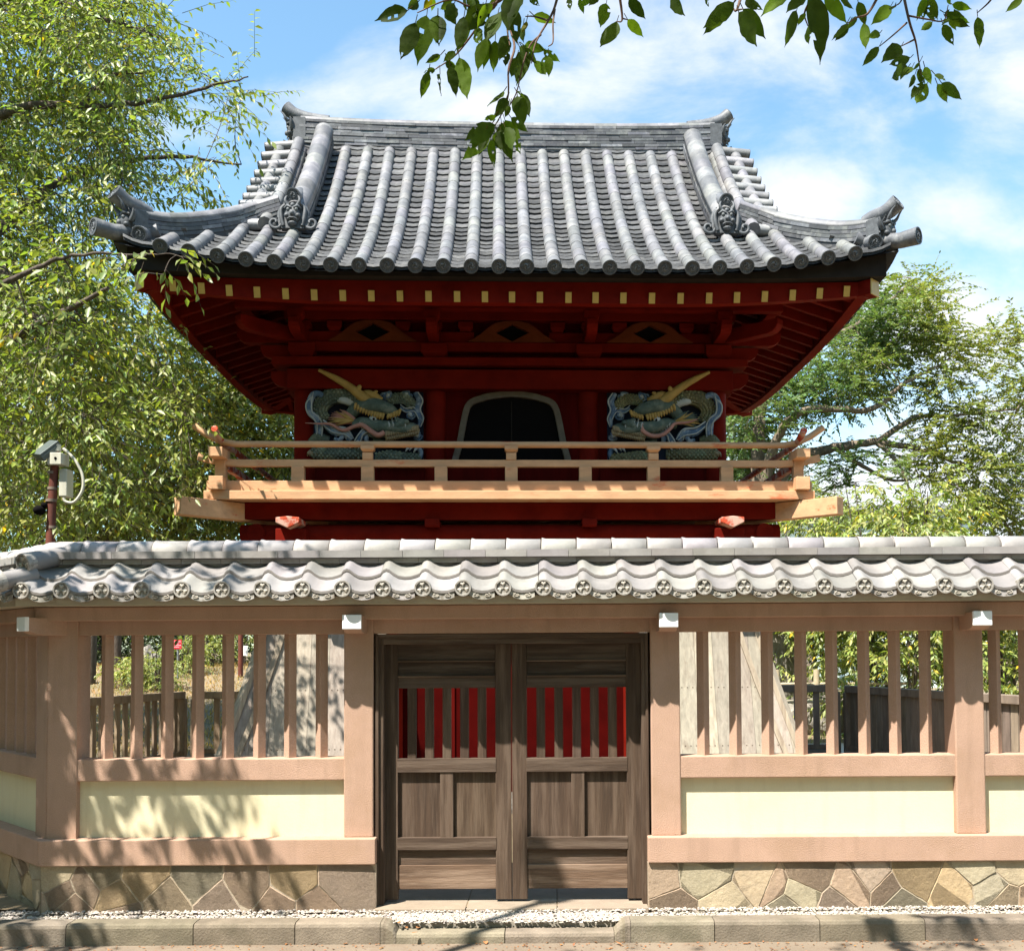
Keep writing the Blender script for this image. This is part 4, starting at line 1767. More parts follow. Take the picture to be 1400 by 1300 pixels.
zz = [-.05, .25, .55, .9, 1.3, 1.7, 2.2, 2.7, 3.0]
def skirt_boards(name, lo, hi, face, sg, nb):
    """boards fill the stretch lo..hi (fraction of the half width) of one face"""
    q = MB()
    wmax = max((SH(z) - (0 if face == 0 else 1)) for z in zz)
    sgn = 1 if hi > 0 else -1
    w = .205
    x = abs(lo)
    while x < wmax:
        t = rt(.8, 1.2)
        off = random.uniform(0, .006)
        v = []
        for z in zz:
            H = SH(z)
            D = H - 1.0
            L_, Wd = (H, D) if face == 0 else (D, H)
            a, b_ = sgn * min(x + .0015, L_ - .02), sgn * min(x + w - .0015, L_ - .018)
            for (u, wd) in ((a, Wd + off), (b_, Wd + off), (b_, Wd - .03), (a, Wd - .03)):
                v.append((u, sg * wd, z) if face == 0 else (sg * wd, u, z))
        k = len(zz)
        q.add(v, [(r_ * 4 + j, r_ * 4 + (j + 1) % 4, (r_ + 1) * 4 + (j + 1) % 4, (r_ + 1) * 4 + j) for r_ in range(k - 1) for j in range(4)], t)
        for z in (.62, 1.25, 1.9):
            H = SH(z)
            D = H - 1.0
            L_, Wd = (H, D) if face == 0 else (D, H)
            for fr_ in (.2, .5, .8):
                if x + w * fr_ > L_ - .06:
                    continue
                u = sgn * (x + w * fr_)
                p = Vector((u, sg * (Wd + off + .001), z)) if face == 0 else Vector((sg * (Wd + off + .001), u, z))
                q.box(p.x - .005, p.x + .005, p.y - .004, p.y + .004, p.z - .005, p.z + .005, (.45, .4, .36))
        x += w
    return q.build(name, M['board'], tower)


for sg in (-1, 1):
    skirt_boards('skirt_boards', 1.42, 1, 0, sg, 8)
    skirt_boards('skirt_boards', -1.42, -1, 0, sg, 8)
    skirt_boards('skirt_boards', 0.001, 1, 1, sg, 8)
    skirt_boards('skirt_boards', -0.001, -1, 1, sg, 8)
for sx in (-1, 1):
    for sg in (-1, 1):
        q = MB()
        pts = [Vector((sx * (SH(z) + .012), sg * (SH(z) - 1 + .012), z)) for z in zz]
        q.sweep([(-.05, -.03), (.05, -.03), (.05, .03), (-.05, .03)], pts, (1.12, 1.08, 1.02), up=Vector((sx, sg, 0)).normalized())
        q.build('corner_trim', M['board'], tower, bevel=.004)
        # thin batten standing off the trim
        q = MB()
        pts = [Vector((sx * (SH(z) - .16 - .03 * z), sg * (SH(z) - 1 + .022), z)) for z in zz]
        q.sweep([(-.028, -.016), (.028, -.016), (.028, .016), (-.028, .016)], pts, (.95, .9, .84), up=Vector((0, sg, 0)))
        q.build('corner_batten', M['board'], tower)
# passage doors
for sg in (-1, 1):
    q = MB()
    q.box(-1.42, 1.42, *sorted((sg * 1.50, sg * 1.42)), 0, 3.0)
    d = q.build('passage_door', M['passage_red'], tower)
    for x in (-.7, 0, .7):
        q = MB()
        q.box(x - .03, x + .03, *sorted((sg * 1.505, sg * 1.52)), 0, 2.9)
        q.build('door_stile', M['red_dark'], d)
    for x in (-1.36, 1.36):
        q = MB()
        q.tube([(x, sg * 1.62, 0), (x, sg * 1.62, 3.0)], .11, 16)
        q.build('column', M['red'], tower)
b = MB()
b.box(-3.7, 3.7, -2.7, 2.7, -.05, .06)
b.build('stone_plinth', M['rock'], tower, bevel=.02)

# ---- carved dragon panels (coordinates are read from a close view of the left panel; the right one is its mirror image)
def dragon(mirror, body, cloud2):
    yb = -1.45
    pa = T(410, 500, -1.55)
    pb = T(600, 640, -1.55)
    axis = 0.0

    def q3(a, c, d=0.0):
        """zoom coordinates (1400 x 1032) of the panel and a relief height"""
        x = lerp(pa.x, pb.x, a / 1400)
        z = lerp(pa.z, pb.z, c / 1032)
        if mirror:
            x = 0.075 - x if False else -x + .145 - .06
        return Vector((x, yb - .03 - d, z))
    U = (pb.x - pa.x) / 1400
    def path(pts, n=6):
        return bez([q3(*p) for p in pts], n)
    def taper(k, *r):
        out = []
        for i in range(k):
            t = i / (k - 1) * (len(r) - 1)
            j = min(int(t), len(r) - 2)
            out.append(lerp(r[j], r[j + 1], t - j) * U)
        return out
    b = MB()
    a0, a1 = q3(110, 238), q3(1238, 960)
    b.box(min(a0.x, a1.x), max(a0.x, a1.x), yb - .012, yb + .02, a1.z, a0.z)
    root = b.build('dragon_carving', M['dg_navy'], tower)

    def scales(mb, pts, r, step=24):
        p = path(pts, 8)
        for i in range(1, len(p) - 1):
            d = (p[i + 1] - p[i - 1]).normalized()
            s_ = d.cross(Vector((0, 1, 0)))
            for j, a in enumerate((-.95, -.55, -.15, .25, .65, 1.0)):
                if (i + j) % 2:
                    continue
                k = lerp(r[0], r[1], i / len(p)) * U
                c = p[i] + s_ * (k * math.sin(a)) + Vector((0, -k * .80 * math.cos(a), 0))
                mb.ball(c, 15 * U, 8 * U, 15 * U, 6, 4, rt(1.2, 2.0))

    def tub(mb, pts, *r, n=10, flat=.8, seg=6):
        p = path(pts, seg)
        mb.tube(p, taper(len(p), *r), n, flat=flat, upv=Vector((0, 1, 0)))
    # coils of the body
    b = MB()
    tub(b, [(250, 560, .02), (195, 470, .03), (230, 370, .04), (340, 300, .05), (480, 310, .05), (600, 380, .06)], 60, 80, 92, 90, 80)
    tub(b, [(110, 870, .03), (260, 885, .05), (430, 885, .05), (640, 880, .03)], 50, 62, 62, 45)
    tub(b, [(760, 940, .02), (900, 915, .05), (1060, 935, .05), (1215, 930, .02)], 45, 70, 66, 50)
    tub(b, [(870, 350, .02), (980, 325, .05), (1080, 340, .05), (1150, 420, .03)], 30, 55, 58, 52)
    tub(b, [(100, 770, .03), (180, 730, .05), (290, 745, .03)], 40, 62, 40)
    scales(b, [(250, 560, .02), (195, 470, .03), (230, 370, .04), (340, 300, .05), (480, 310, .05), (600, 380, .06)], (80, 88))
    scales(b, [(110, 870, .03), (260, 885, .05), (430, 885, .05), (640, 880, .03)], (60, 55))
    scales(b, [(760, 940, .02), (900, 915, .05), (1060, 935, .05), (1215, 930, .02)], (66, 60))
    scales(b, [(870, 350, .02), (980, 325, .05), (1080, 340, .05), (1150, 420, .03)], (54, 54))
    for k in range(7):
        t = k / 6
        a, c = lerp(230, 560, t), 268 + 40 * (2 * t - 1) ** 2 - 22
        tub(b, [(a, c + 20, .05), (a - 14, c - 22, .06)], 20, 4, n=5, seg=2)
    b.build('coil', body, root)
    # head: brow, cheek and snout
    b = MB()
    tub(b, [(500, 500, .06), (600, 420, .10), (760, 410, .14), (900, 450, .14), (1000, 500, .10)], 60, 72, 74, 62, 30)
    tub(b, [(540, 590, .08), (640, 580, .11), (780, 620, .13), (900, 630, .15), (1030, 640, .16), (1150, 640, .13), (1195, 640, .10)], 45, 58, 66, 62, 66, 56, 25)
    tub(b, [(640, 660, .07), (760, 700, .09), (860, 700, .10)], 25, 40, 30)
    b.build('head', M['dg_teal'], root)
    b = MB()
    for (a, c, r, d) in ((1030, 600, 60, .19), (1080, 590, 34, .21), (1000, 620, 40, .20), (990, 560, 30, .16)):
        p = q3(a, c, d)
        b.ball(p, r * U, r * U * .7, r * U * .8)
    b.build('nose', M['dg_teal'], root)
    b = MB()
    for (a, c, r) in ((745, 545, 42), (950, 545, 26), (1110, 490, 30), (1075, 290, 30), (890, 300, 26), (1185, 705, 22)):
        b = MB()
        b.ball(q3(a, c, .13 if c > 500 else .06), r * U, r * U * .8, r * U)
        b.build('eye' if 500 < c < 600 else 'cloud_boss', M['dg_white'], root)
    b = MB()
    # ear and teeth
    tub(b, [(340, 345, .07), (430, 350, .10), (520, 375, .10), (590, 410, .08)], 10, 40, 42, 10)
    b.build('ear', M['dg_white'], root)
    for k in range(3):
        b = MB()
        tub(b, [(770 + 30 * k, 640, .13), (785 + 30 * k, 690, .14)], 12, 4, n=6, seg=3)
        b.build('tooth', M['dg_white'], root)
    # brow and lip fringes
    b = MB()
    for k in range(17):
        t = k / 16
        a, c = lerp(570, 1010, t), 440 + 105 * math.sin(t * 2.1) - 40 * max(0, t - .65) * 2
        if .66 < t < .74:
            continue
        tub(b, [(a + 5, c - 45, .15), (a - 4, c - 5, .165), (a - 10, c + 18, .15)], 17, 15, 5, n=6, seg=3)
    b.build('brow_fringe', M['dg_gold'], root)
    b = MB()
    for k in range(14):
        t = k / 13
        a, c = lerp(880, 1190, t), lerp(690, 630, t)
        for r_ in range(2):
            tub(b, [(a + 8 * r_, c - 10 + 34 * r_, .17 - .02 * r_), (a - 3 + 8 * r_, c + 30 + 32 * r_, .18 - .02 * r_), (a - 12, c + 52 + 32 * r_, .15 - .02 * r_)], 18, 15, 5, n=6, seg=3)
    for k in range(9):
        a = 120 + 22 * k
        tub(b, [(a, 850, .05), (a - 30, 880 + 4 * k, .08), (a - 45, 912, .06)], 16, 14, 4, n=6, seg=3)
    b.build('lip_fringe', M['dg_tan'], root)
    # lower jaw, cheek ridges and pupils
    b = MB()
    tub(b, [(740, 745, .05), (880, 785, .08), (1040, 800, .10), (1165, 775, .08)], 26, 34, 30, 14)
    b.build('jaw', M['dg_teal'], root)
    for (a, c) in ((752, 552), (955, 550)):
        b = MB()
        b.ball(q3(a, c, .158), 15 * U, 10 * U, 15 * U, 8, 6)
        b.build('pupil', M['black'], root)
    b = MB()
    for k in range(6):
        tub(b, [(600 + 26 * k, 560 + 10 * k, .135), (618 + 26 * k, 600 + 8 * k, .15), (600 + 26 * k, 640 + 6 * k, .13)], 7, 10, 4, n=5, seg=3)
    for k in range(5):
        tub(b, [(900 + 40 * k, 585 - 5 * k, .20), (915 + 40 * k, 620, .215), (905 + 40 * k, 655, .19)], 6, 9, 4, n=5, seg=3)
    b.build('wrinkle', M['dg_white'], root)
    b = MB()
    for (ex, ey) in ((265, 570), (300, 520), (360, 455), (345, 600), (420, 455), (300, 545)):
        tub(b, [(545, 560, .11), (lerp(545, ex, .5), lerp(560, ey, .5) + 10, .135), (ex + 8, ey + 8, .09)], 15, 12, 3, n=5, seg=5)
    b.build('mane_strand', M['dg_gold'], root)
    # claws reaching out below the head
    b = MB()
    for (a, c) in ((560, 800), (600, 830), (520, 820), (1120, 840), (1160, 860), (1080, 850)):
        tub(b, [(a + 30, c - 40, .09), (a + 8, c - 8, .12), (a - 14, c + 22, .11)], 17, 13, 3, n=6, seg=3)
    b.build('claw', M['dg_white'], root)
    # mane
    b = MB()
    for (ex, ey) in ((285, 548), (310, 500), (345, 465), (400, 440), (330, 590), (385, 612), (300, 575), (440, 450), (370, 520), (270, 525), (320, 480), (300, 610), (420, 470), (350, 625)):
        tub(b, [(560, 565, .09), (lerp(560, ex, .5), lerp(560, ey, .5) - 8, .11), (ex, ey, .07)], 26, 17, 3, n=6, seg=5)
    b.build('mane', M['dg_pink'] if not mirror else M['dg_teal'], root)
    # horns
    b = MB()
    tub(b, [(715, 385, .12), (620, 315, .15), (500, 225, .17), (360, 145, .19), (210, 75, .21)], 52, 50, 40, 32, 15)
    tub(b, [(590, 270, .16), (615, 235, .18), (628, 225, .18)], 30, 24, 14)
    tub(b, [(820, 360, .10), (760, 320, .12), (690, 285, .12), (640, 275, .10)], 40, 42, 36, 20)
    tub(b, [(745, 320, .12), (765, 280, .13), (790, 268, .13)], 26, 22, 10)
    b.build('horn', M['dg_gold'], root)
    # whisker
    b = MB()
    if not mirror:
        tub(b, [(860, 690, .18), (800, 720, .19), (730, 680, .17), (640, 615, .16), (550, 630, .15), (440, 665, .15), (320, 605, .15), (190, 598, .14), (65, 590, .13)], 26, 28, 26, 24, 20, 18, 14, 9, 4, n=8)
    else:
        tub(b, [(900, 600, .18), (895, 670, .19), (800, 720, .19), (690, 705, .18), (610, 640, .17), (560, 590, .16), (430, 575, .15), (330, 540, .14)], 24, 24, 22, 20, 18, 16, 12, 5, n=8)
    b.build('whisker', M['dg_pink'], root)
    def cloud(pts, *r, **kw):
        b = MB()
        tub(b, pts, *r, **kw)
        b.build('cloud', M['dg_blue'], root)

    # clouds and waves
    cloud([(205, 365, .08), (238, 335, .09), (205, 290, .10), (140, 300, .10), (100, 390, .10), (110, 480, .10), (175, 540, .09), (205, 620, .07), (190, 770, .05)], 18, 26, 30, 34, 34, 34, 36, 32, 28)
    cloud([(160, 560, .05), (170, 660, .05), (165, 780, .04)], 16, 18, 14)
    cloud([(230, 580, .06), (340, 660, .08), (460, 680, .09), (515, 750, .07)], 22, 44, 48, 36)
    cloud([(360, 700, .09), (400, 685, .10), (430, 720, .10), (400, 755, .10), (350, 740, .09)], 26, 26, 24, 20, 16)
    cloud([(700, 640, .08), (640, 680, .09), (600, 740, .08), (580, 790, .06)], 22, 36, 36, 26)
    cloud([(690, 690, .08), (670, 740, .09), (690, 790, .07)], 16, 26, 20)
    cloud([(1160, 265, .05), (1205, 350, .06), (1180, 440, .06), (1215, 530, .06), (1200, 610, .05)], 22, 34, 32, 30, 16)
    cloud([(1010, 410, .04), (1070, 450, .05), (1150, 440, .05), (1200, 520, .05)], 14, 24, 24, 18)
    cloud([(1180, 800, .04), (1215, 870, .04), (1200, 945, .04)], 20, 26, 18)
    for (a, c, r) in ((1075, 290, 52), (890, 300, 52), (1115, 490, 44), (1185, 705, 42), (840, 295, 30)):
        pts = []
        for i in range(17):
            an = i / 16 * 8.2
            rr = r * (1.05 - i / 24)
            pts.append(q3(a + rr * math.cos(an), c + rr * math.sin(an), .05 + .0018 * i))
        b = MB()
        b.tube(pts, 11 * U, 6)
        for k in range(5):
            an = k * 2 * math.pi / 5
            b.ball(q3(a + r * .8 * math.cos(an), c + r * .8 * math.sin(an), .035), r * .42 * U, r * .25 * U, r * .42 * U, 8, 6)
        b.build('cloud', M['dg_blue'], root)
    # edge lines of the clouds, picked out in white
    for off in (-26, 26):
        b = MB()
        tub(b, [(140 + off * .2, 300 + off * -.9, .125), (100 + off, 390, .125), (110 + off, 480, .125), (175 + off, 540 - off * .3, .115), (205 + off, 620, .10), (190 + off, 760, .08)], 6, 8, 8, 8, 7, 5, n=5)
        b.build('cloud_edge', M['dg_white'], root)
    b = MB()
    tub(b, [(240, 560, .11), (350, 625, .125), (470, 640, .13), (545, 740, .10)], 6, 8, 8, 5, n=5)
    b.build('cloud_edge', M['dg_white'], root)
    b = MB()
    for off in (-30, 26):
        tub(b, [(240, 580 + off, .10), (340, 655 + off, .12), (455, 678 + off, .13), (500 + off, 750, .11)], 5, 7, 7, 4, n=5, seg=5)
        tub(b, [(700, 640 + off, .11), (640, 680 + off, .125), (600 + off, 740, .12), (580 + off, 785, .10)], 5, 7, 7, 4, n=5, seg=5)
        tub(b, [(1010, 410 + off * .7, .075), (1070, 450 + off * .7, .08), (1150, 440 + off * .7, .08), (1200, 520 + off * .7, .08)], 4, 6, 6, 4, n=5, seg=5)
    tub(b, [(1190, 265, .09), (1238, 350, .09), (1214, 440, .09), (1246, 530, .09), (1220, 610, .08)], 6, 8, 8, 7, 5, n=5)
    b.build('cloud_edge', M['dg_white'], root)


dragon(False, M['dg_green'], None)
dragon(True, M['dg_olive'], None)

# ------------------------------------------------------------------ trees
RG = np.random.default_rng(5)


def leaf_mesh(name, base, dirs, length, width, m, tints, parent=None, fold=.18, nrm=None, curl=0.0):
    """many small leaves: each a pair of faces folded along the midrib"""
    n = len(base)
    d = dirs / np.linalg.norm(dirs, axis=1, keepdims=True)
    r = RG.normal(size=(n, 3)) if nrm is None else nrm
    r = r - d * np.sum(r * d, axis=1, keepdims=True)
    r /= np.linalg.norm(r, axis=1, keepdims=True) + 1e-9     # leaf normal
    s = np.cross(d, r)
    L_ = length[:, None]
    Wd = (width * length)[:, None]
    b0 = base
    tip = base + d * L_ - r * L_ * curl
    l1 = base + d * L_ * .42 + s * Wd * .5 + r * Wd * fold
    r1 = base + d * L_ * .42 - s * Wd * .5 + r * Wd * fold
    l2 = base + d * L_ * .72 + s * Wd * .33 + r * Wd * fold * .5 - r * L_ * curl * .45
    r2 = base + d * L_ * .72 - s * Wd * .33 + r * Wd * fold * .5 - r * L_ * curl * .45
    mid = base + d * L_ * .55 - r * L_ * curl * .25
    V = np.stack([b0, l1, l2, tip, r2, r1, mid], axis=1).reshape(-1, 3)
    o = (np.arange(n) * 7)[:, None]
    F = np.concatenate([o + np.array([[0, 6, 2, 1]]), o + np.array([[6, 3, 2, 2]]), o + np.array([[0, 5, 4, 6]]), o + np.array([[6, 4, 3, 3]])], axis=1).reshape(-1, 4)
    quads = F[F[:, 2] != F[:, 3]]
    # keep it simple: quads for the lower half, triangles for the tip
    tri_mask = F[:, 2] == F[:, 3]
    me = bpy.data.meshes.new(name)
    nf = len(F)
    tot = np.where(tri_mask, 3, 4)
    starts = np.concatenate([[0], np.cumsum(tot)[:-1]])
    keep = np.ones((nf, 4), bool)
    keep[tri_mask, 3] = False
    idx = F[keep]
    me.vertices.add(len(V))
    me.vertices.foreach_set('co', V.astype(np.float32).ravel())
    me.loops.add(len(idx))
    me.loops.foreach_set('vertex_index', idx.astype(np.int32))
    me.polygons.add(nf)
    me.polygons.foreach_set('loop_start', starts.astype(np.int32))
    me.materials.append(m)
    at = me.color_attributes.new('tint', 'FLOAT_COLOR', 'POINT')
    c = np.ones((n, 7, 4), np.float32)
    c[:, :, :3] = tints[:, None, :]
    at.data.foreach_set('color', c.ravel())
    me.update(calc_edges=True)
    me.validate()
    ob = bpy.data.objects.new(name, me)
    COL.objects.link(ob)
    if parent is not None:
        ob.parent = parent
    return ob


def tints_for(n, lo=.6, hi=1.35, yellow=.012, warm=0.0, base=(1, 1, 1)):
    k = RG.uniform(lo, hi, n)
    t = np.stack([k * RG.uniform(.85, 1.25, n), k, k * RG.uniform(.6, 1.2, n)], axis=1) * np.array(base)
    if warm > 0:
        w = RG.uniform(0, warm, n)[:, None]
        t = t * (1 - w) + t * np.array([2.6, 1.35, .9]) * w
    y = RG.random(n) < yellow
    t[y] = np.array([4.6, 2.3, .5]) * RG.uniform(.7, 1.2, (y.sum(), 1))
    return t


def nearest_on(limbs, p):
    best = None
    for pts, rr in limbs:
        for q, r in zip(pts, rr):
            d = (q - p).length
            if best is None or d < best[0]:
                best = (d, q, r)
    return best


def tree(name, label, cat, base, limbs, clumps, leaf_len, leaf_m, bark, per=34, twigs=7, group=None, width=.42, droop=.5,
         tint=None, spread=1.0, thin=.010, ldroop=None, trunk_n=10, seed=1, crown_name='crown', twig_len=.62, leaf_vis=True):
    """limbs: (points, r0, r1); clumps: list of (x, y, z, radius)"""
    rg = random.Random(seed)
    root = empty(name, label, cat, base, 0, group)
    off = Vector(base)
    tb = MB()
    lim = []
    for pts, r0, r1 in limbs:
        p = bez([Vector(q) for q in pts], 8)
        p = [q + Vector((rg.uniform(-1, 1), rg.uniform(-1, 1), rg.uniform(-1, 1))) * r0 * .16 for q in p]
        rr = [lerp(r0, r1, (i / (len(p) - 1)) ** .8) * rg.uniform(.93, 1.07) for i in range(len(p))]
        tb.tube([q - off for q in p], rr, trunk_n, tint=(1, 1, 1))
        lim.append((p, rr))
    B, D, NR = [], [], []
    clumps = sorted(clumps, key=lambda c: nearest_on(lim, Vector(c[:3]))[0])
    br = [x for x in lim]
    for (x, y, z, r) in clumps:
        c = Vector((x, y, z))
        dd, q, qr = nearest_on(br, c)
        if dd > .05:
            m_ = q.lerp(c, .5) + Vector((rg.uniform(-.1, .1), rg.uniform(-.1, .1), rg.uniform(0, .16))) * min(1.2, dd)
            pts = bez([q, m_, c], 4)
            r0 = min(qr * .75, thin * (1 + dd * .8))
            rr = [lerp(r0, thin * .45, i / (len(pts) - 1)) for i in range(len(pts))]
            tb.tube([a - off for a in pts], rr, 5, cap=False)
            br.append((pts[2:], rr[2:]))
        out = (c - q)
        out.z *= .4
        if out.length < .01:
            out = Vector((rg.uniform(-1, 1), rg.uniform(-1, 1), 0))
        out.normalize()
        for t in range(twigs):
            dv = Vector((rg.gauss(0, 1), rg.gauss(0, 1), rg.gauss(0, .55))) * .8 + out * .7
            dv.normalize()
            Lt = twig_len * rg.uniform(.6, 1.3) * spread
            s0 = c + Vector((rg.gauss(0, r * .38), rg.gauss(0, r * .38), rg.gauss(0, r * .30)))
            nl = max(3, int(per / twigs * rg.uniform(.7, 1.3)))
            tt_ = [(i + 1) / nl for i in range(nl)]
            ptw = [s0 + dv * Lt * q_ + Vector((0, 0, -droop * Lt * .5 * q_ * q_)) for q_ in (0, .5, 1)]
            tb.tube([a - off for a in ptw], [thin * .4, thin * .3, thin * .12], 3, cap=False)
            sd = dv.cross(Vector((0, 0, 1)))
            if sd.length < .1:
                sd = Vector((1, 0, 0))
            sd.normalize()
            for i, q_ in enumerate(tt_):
                p = s0 + dv * Lt * q_ + Vector((0, 0, -droop * Lt * .5 * q_ * q_))
                sg = 1 if i % 2 else -1
                ld = dv * rg.uniform(.3, .9) + sd * sg * rg.uniform(.35, .9) + Vector((0, 0, -(droop if ldroop is None else ldroop) * rg.uniform(.35, 1.25) + rg.gauss(0, .12)))
                B.append(p - off)
                D.append(ld)
                nv = Vector((rg.gauss(0, .5), rg.gauss(0, .5), 1.0)) + ld * 0
                NR.append(nv)
    trunk = tb.build('trunk', bark, root)
    n = len(B)
    B, D, NR = (np.array([tuple(v) for v in a], dtype=np.float64) for a in (B, D, NR))
    ln = leaf_len * RG.uniform(.65, 1.25, n)
    tn = tints_for(n) if tint is None else tint(n, B + np.array(base))
    leaf_mesh(crown_name, B, D, ln, RG.uniform(width * .85, width * 1.2, n), leaf_m, tn, root, nrm=NR, curl=.12)
    return root


def in_poly(x, y, poly):
    c = False
    j = len(poly) - 1
    for i in range(len(poly)):
        if (poly[i][1] > y) != (poly[j][1] > y) and x < (poly[j][0] - poly[i][0]) * (y - poly[i][1]) / (poly[j][1] - poly[i][1]) + poly[i][0]:
            c = not c
        j = i
    return c


def sample_clumps(poly, n, ya, yb, r, seed, ybias=1.0, mind=0.0):
    """clump centres that fill an outline measured in the photograph, spread in real depth"""
    rg = random.Random(seed)
    xs = [p[0] for p in poly]
    ys = [p[1] for p in poly]
    out = []
    tries = 0
    while len(out) < n and tries < n * 60:
        tries += 1
        x, y = rg.uniform(min(xs), max(xs)), rg.uniform(min(ys), max(ys))
        if not in_poly(x, y, poly):
            continue
        Y = lerp(ya, yb, rg.random() ** ybias)
        p = P(x, y, Y)
        if p.z < .2:
            continue
        out.append((p.x, p.y, p.z, r * rg.uniform(.7, 1.3)))
    return out


# ---- large cherry tree beside the tower on the left
lp = lambda x, y, Y: P(x, y, Y)
L_limbs = [
    ([(-9.6, 13.0, 0), (-9.4, 12.9, 1.6), (-9.2, 12.8, 3.0)], .30, .24),
    ([(-9.2, 12.8, 3.0), (-8.3, 12.3, 4.4), tuple(lp(-20, 480, 12)), tuple(lp(60, 440, 11.6)), tuple(lp(150, 395, 11.0))], .12, .02),
    ([(-9.2, 12.8, 3.0), (-8.9, 12.9, 5.0), tuple(lp(-40, 350, 12.6)), tuple(lp(40, 430, 12.4)), tuple(lp(85, 428, 12.2))], .11, .02),
    ([(-9.2, 12.8, 3.0), (-9.0, 13.2, 6.0), tuple(lp(-60, 200, 13.2)), tuple(lp(40, 146, 13)), tuple(lp(110, 145, 13)), tuple(lp(185, 142, 13.2)), tuple(lp(290, 118, 13.2)), tuple(lp(340, 105, 13.2))], .10, .008),
    ([(-9.0, 13.2, 6.0), (-8.6, 13.2, 8.0), tuple(lp(-10, 8, 13)), tuple(lp(70, 0, 13)), tuple(lp(130, 22, 12.8)), tuple(lp(215, 50, 12.8))], .12, .012),
    ([tuple(lp(110, 145, 13)), tuple(lp(150, 105, 13)), tuple(lp(200, 100, 13))], .04, .01),
    ([tuple(lp(-40, 350, 12.6)), tuple(lp(80, 250, 13.5)), tuple(lp(220, 215, 14)), tuple(lp(330, 225, 14.4))], .08, .01),
    ([tuple(lp(-20, 480, 12)), tuple(lp(60, 560, 12)), tuple(lp(150, 610, 12.2)), tuple(lp(215, 660, 12.4))], .045, .01),
]
c_up = sample_clumps([(-120, -80), (60, -80), (215, -20), (240, 45), (235, 80), (300, 88), (352, 95), (345, 125), (300, 150), (345, 190), (335, 235), (300, 262), (230, 285), (205, 300), (150, 270), (130, 300), (-120, 380)], 330, 11.6, 15.0, .40, 2)
c_gap = [c for c in c_up if not (random.random() < .62 and proj(c[:3])[0] > 195)]
c_mid = sample_clumps([(-120, 330), (120, 300), (145, 345), (160, 400), (210, 470), (270, 560), (330, 610), (270, 640), (235, 690), (-120, 720)], 330, 11.0, 15.5, .42, 3)
c_mid = [c for c in c_mid if not (c[0] > -5.0 and c[1] < 17 and c[2] < 3.6)]
def shades(c, x0, x1, y0, y1, z=.7):
    q = Vector(c[:3]) - TO_SUN * ((c[2] - z) / TO_SUN.z)
    return x0 < q.x < x1 and y0 < q.y < y1


c_mid = [c for c in c_mid if not (shades(c, -6.3, -2.8, 11.8, 15.8) and random.random() < .55)]
c_gap = [c for c in c_gap if not (shades(c, -6.3, -2.8, 11.8, 15.8) and random.random() < .45)]
c_add = [c for c in sample_clumps([(-120, -80), (60, -80), (190, -20), (215, 60), (200, 200), (140, 300), (150, 400), (200, 470), (190, 640), (-120, 700)], 230, 13.2, 16.5, .42, 6) if not shades(c, -6.3, -2.8, 11.8, 15.8)]
c_edge = [c for c in sample_clumps([(-120, 380), (90, 400), (170, 560), (230, 690), (-120, 740)], 120, 9.9, 11.6, .34, 71) if not shades(c, -6.1, -2.8, 11.8, 15.8) and c[0] < -4.0]
c_fore = sample_clumps([(100, 340), (215, 335), (300, 345), (296, 375), (220, 400), (150, 390)], 9, 9.7, 10.1, .16, 4)


def tint_left(n, pos):
    return tints_for(n, .75, 1.6, .008, .06, (1.0, 1.0, .9))


tree('cherry_tree', 'tall leafy cherry tree with long drooping branches beside the tiled tower roof', 'tree', (-9.6, 13.0, 0), L_limbs, c_gap + c_mid + c_add + c_edge, .100, M['leaf'], M['bark'], per=92, twigs=9, droop=.30, ldroop=.7, tint=tint_left, seed=11, width=.36)
c_f2 = [(p.x, p.y, p.z, .12) for p in (lp(195, 352, 9.9), lp(170, 365, 9.8), lp(150, 350, 9.9), lp(225, 372, 9.8), lp(250, 352, 9.9), lp(120, 360, 10), lp(90, 350, 10), lp(100, 380, 10))]
tree('cherry_sapling', 'slender young cherry whose leafy tip crosses the curled roof corner', 'tree', (-8.6, 9.9, 0),
     [([(-8.6, 9.9, 0), (-8.3, 9.9, 2.5), (-7.2, 9.9, 4.3), tuple(lp(0, 390, 9.9)), tuple(lp(100, 350, 9.9)), tuple(lp(215, 348, 9.9))], .07, .006)],
     c_f2 + sample_clumps([(-120, 340), (120, 350), (110, 470), (-120, 520)], 16, 9.6, 10.4, .25, 8), .115, M['leaf'], M['bark'], per=22, twigs=4, droop=.8, tint=tint_left, seed=12, twig_len=.36)

# ---- woods behind the tower on the left
bg0 = sample_clumps([(300, 470), (440, 490), (440, 720), (260, 720)], 90, 18.0, 20.5, .6, 27)
bg1 = bg0 + sample_clumps([(-140, 380), (180, 380), (300, 470), (440, 500), (440, 740), (-140, 760)], 360, 17.6, 20.5, .7, 21)
tree('broadleaf_tree', 'dense green broadleaf tree filling the space behind the balcony and the camera pole', 'tree', (-8.8, 19, .0),
     [([(-8.8, 19, 0), (-8.6, 19, 3), (-8.2, 19, 6)], .30, .14), ([(-8.6, 19, 3), (-7.0, 18.6, 4.6), (-5.4, 18.4, 5)], .14, .03), ([(-8.6, 19, 2.6), (-10, 18.8, 5), (-11.5, 19, 6.5)], .14, .03), ([(-8.2, 19, 6), (-7.5, 19, 7.2), (-7.2, 19, 8)], .1, .03)],
     bg1, .13, M['leaf'], M['bark'], per=140, twigs=9, droop=.6, tint=lambda n, p: tints_for(n, .55, 1.5, .02, .12), seed=13, twig_len=1.0, spread=1.1)
bg3 = sample_clumps([(-160, 800), (345, 800), (345, 890), (285, 890), (265, 912), (-160, 915)], 230, 30.5, 33, .6, 23)
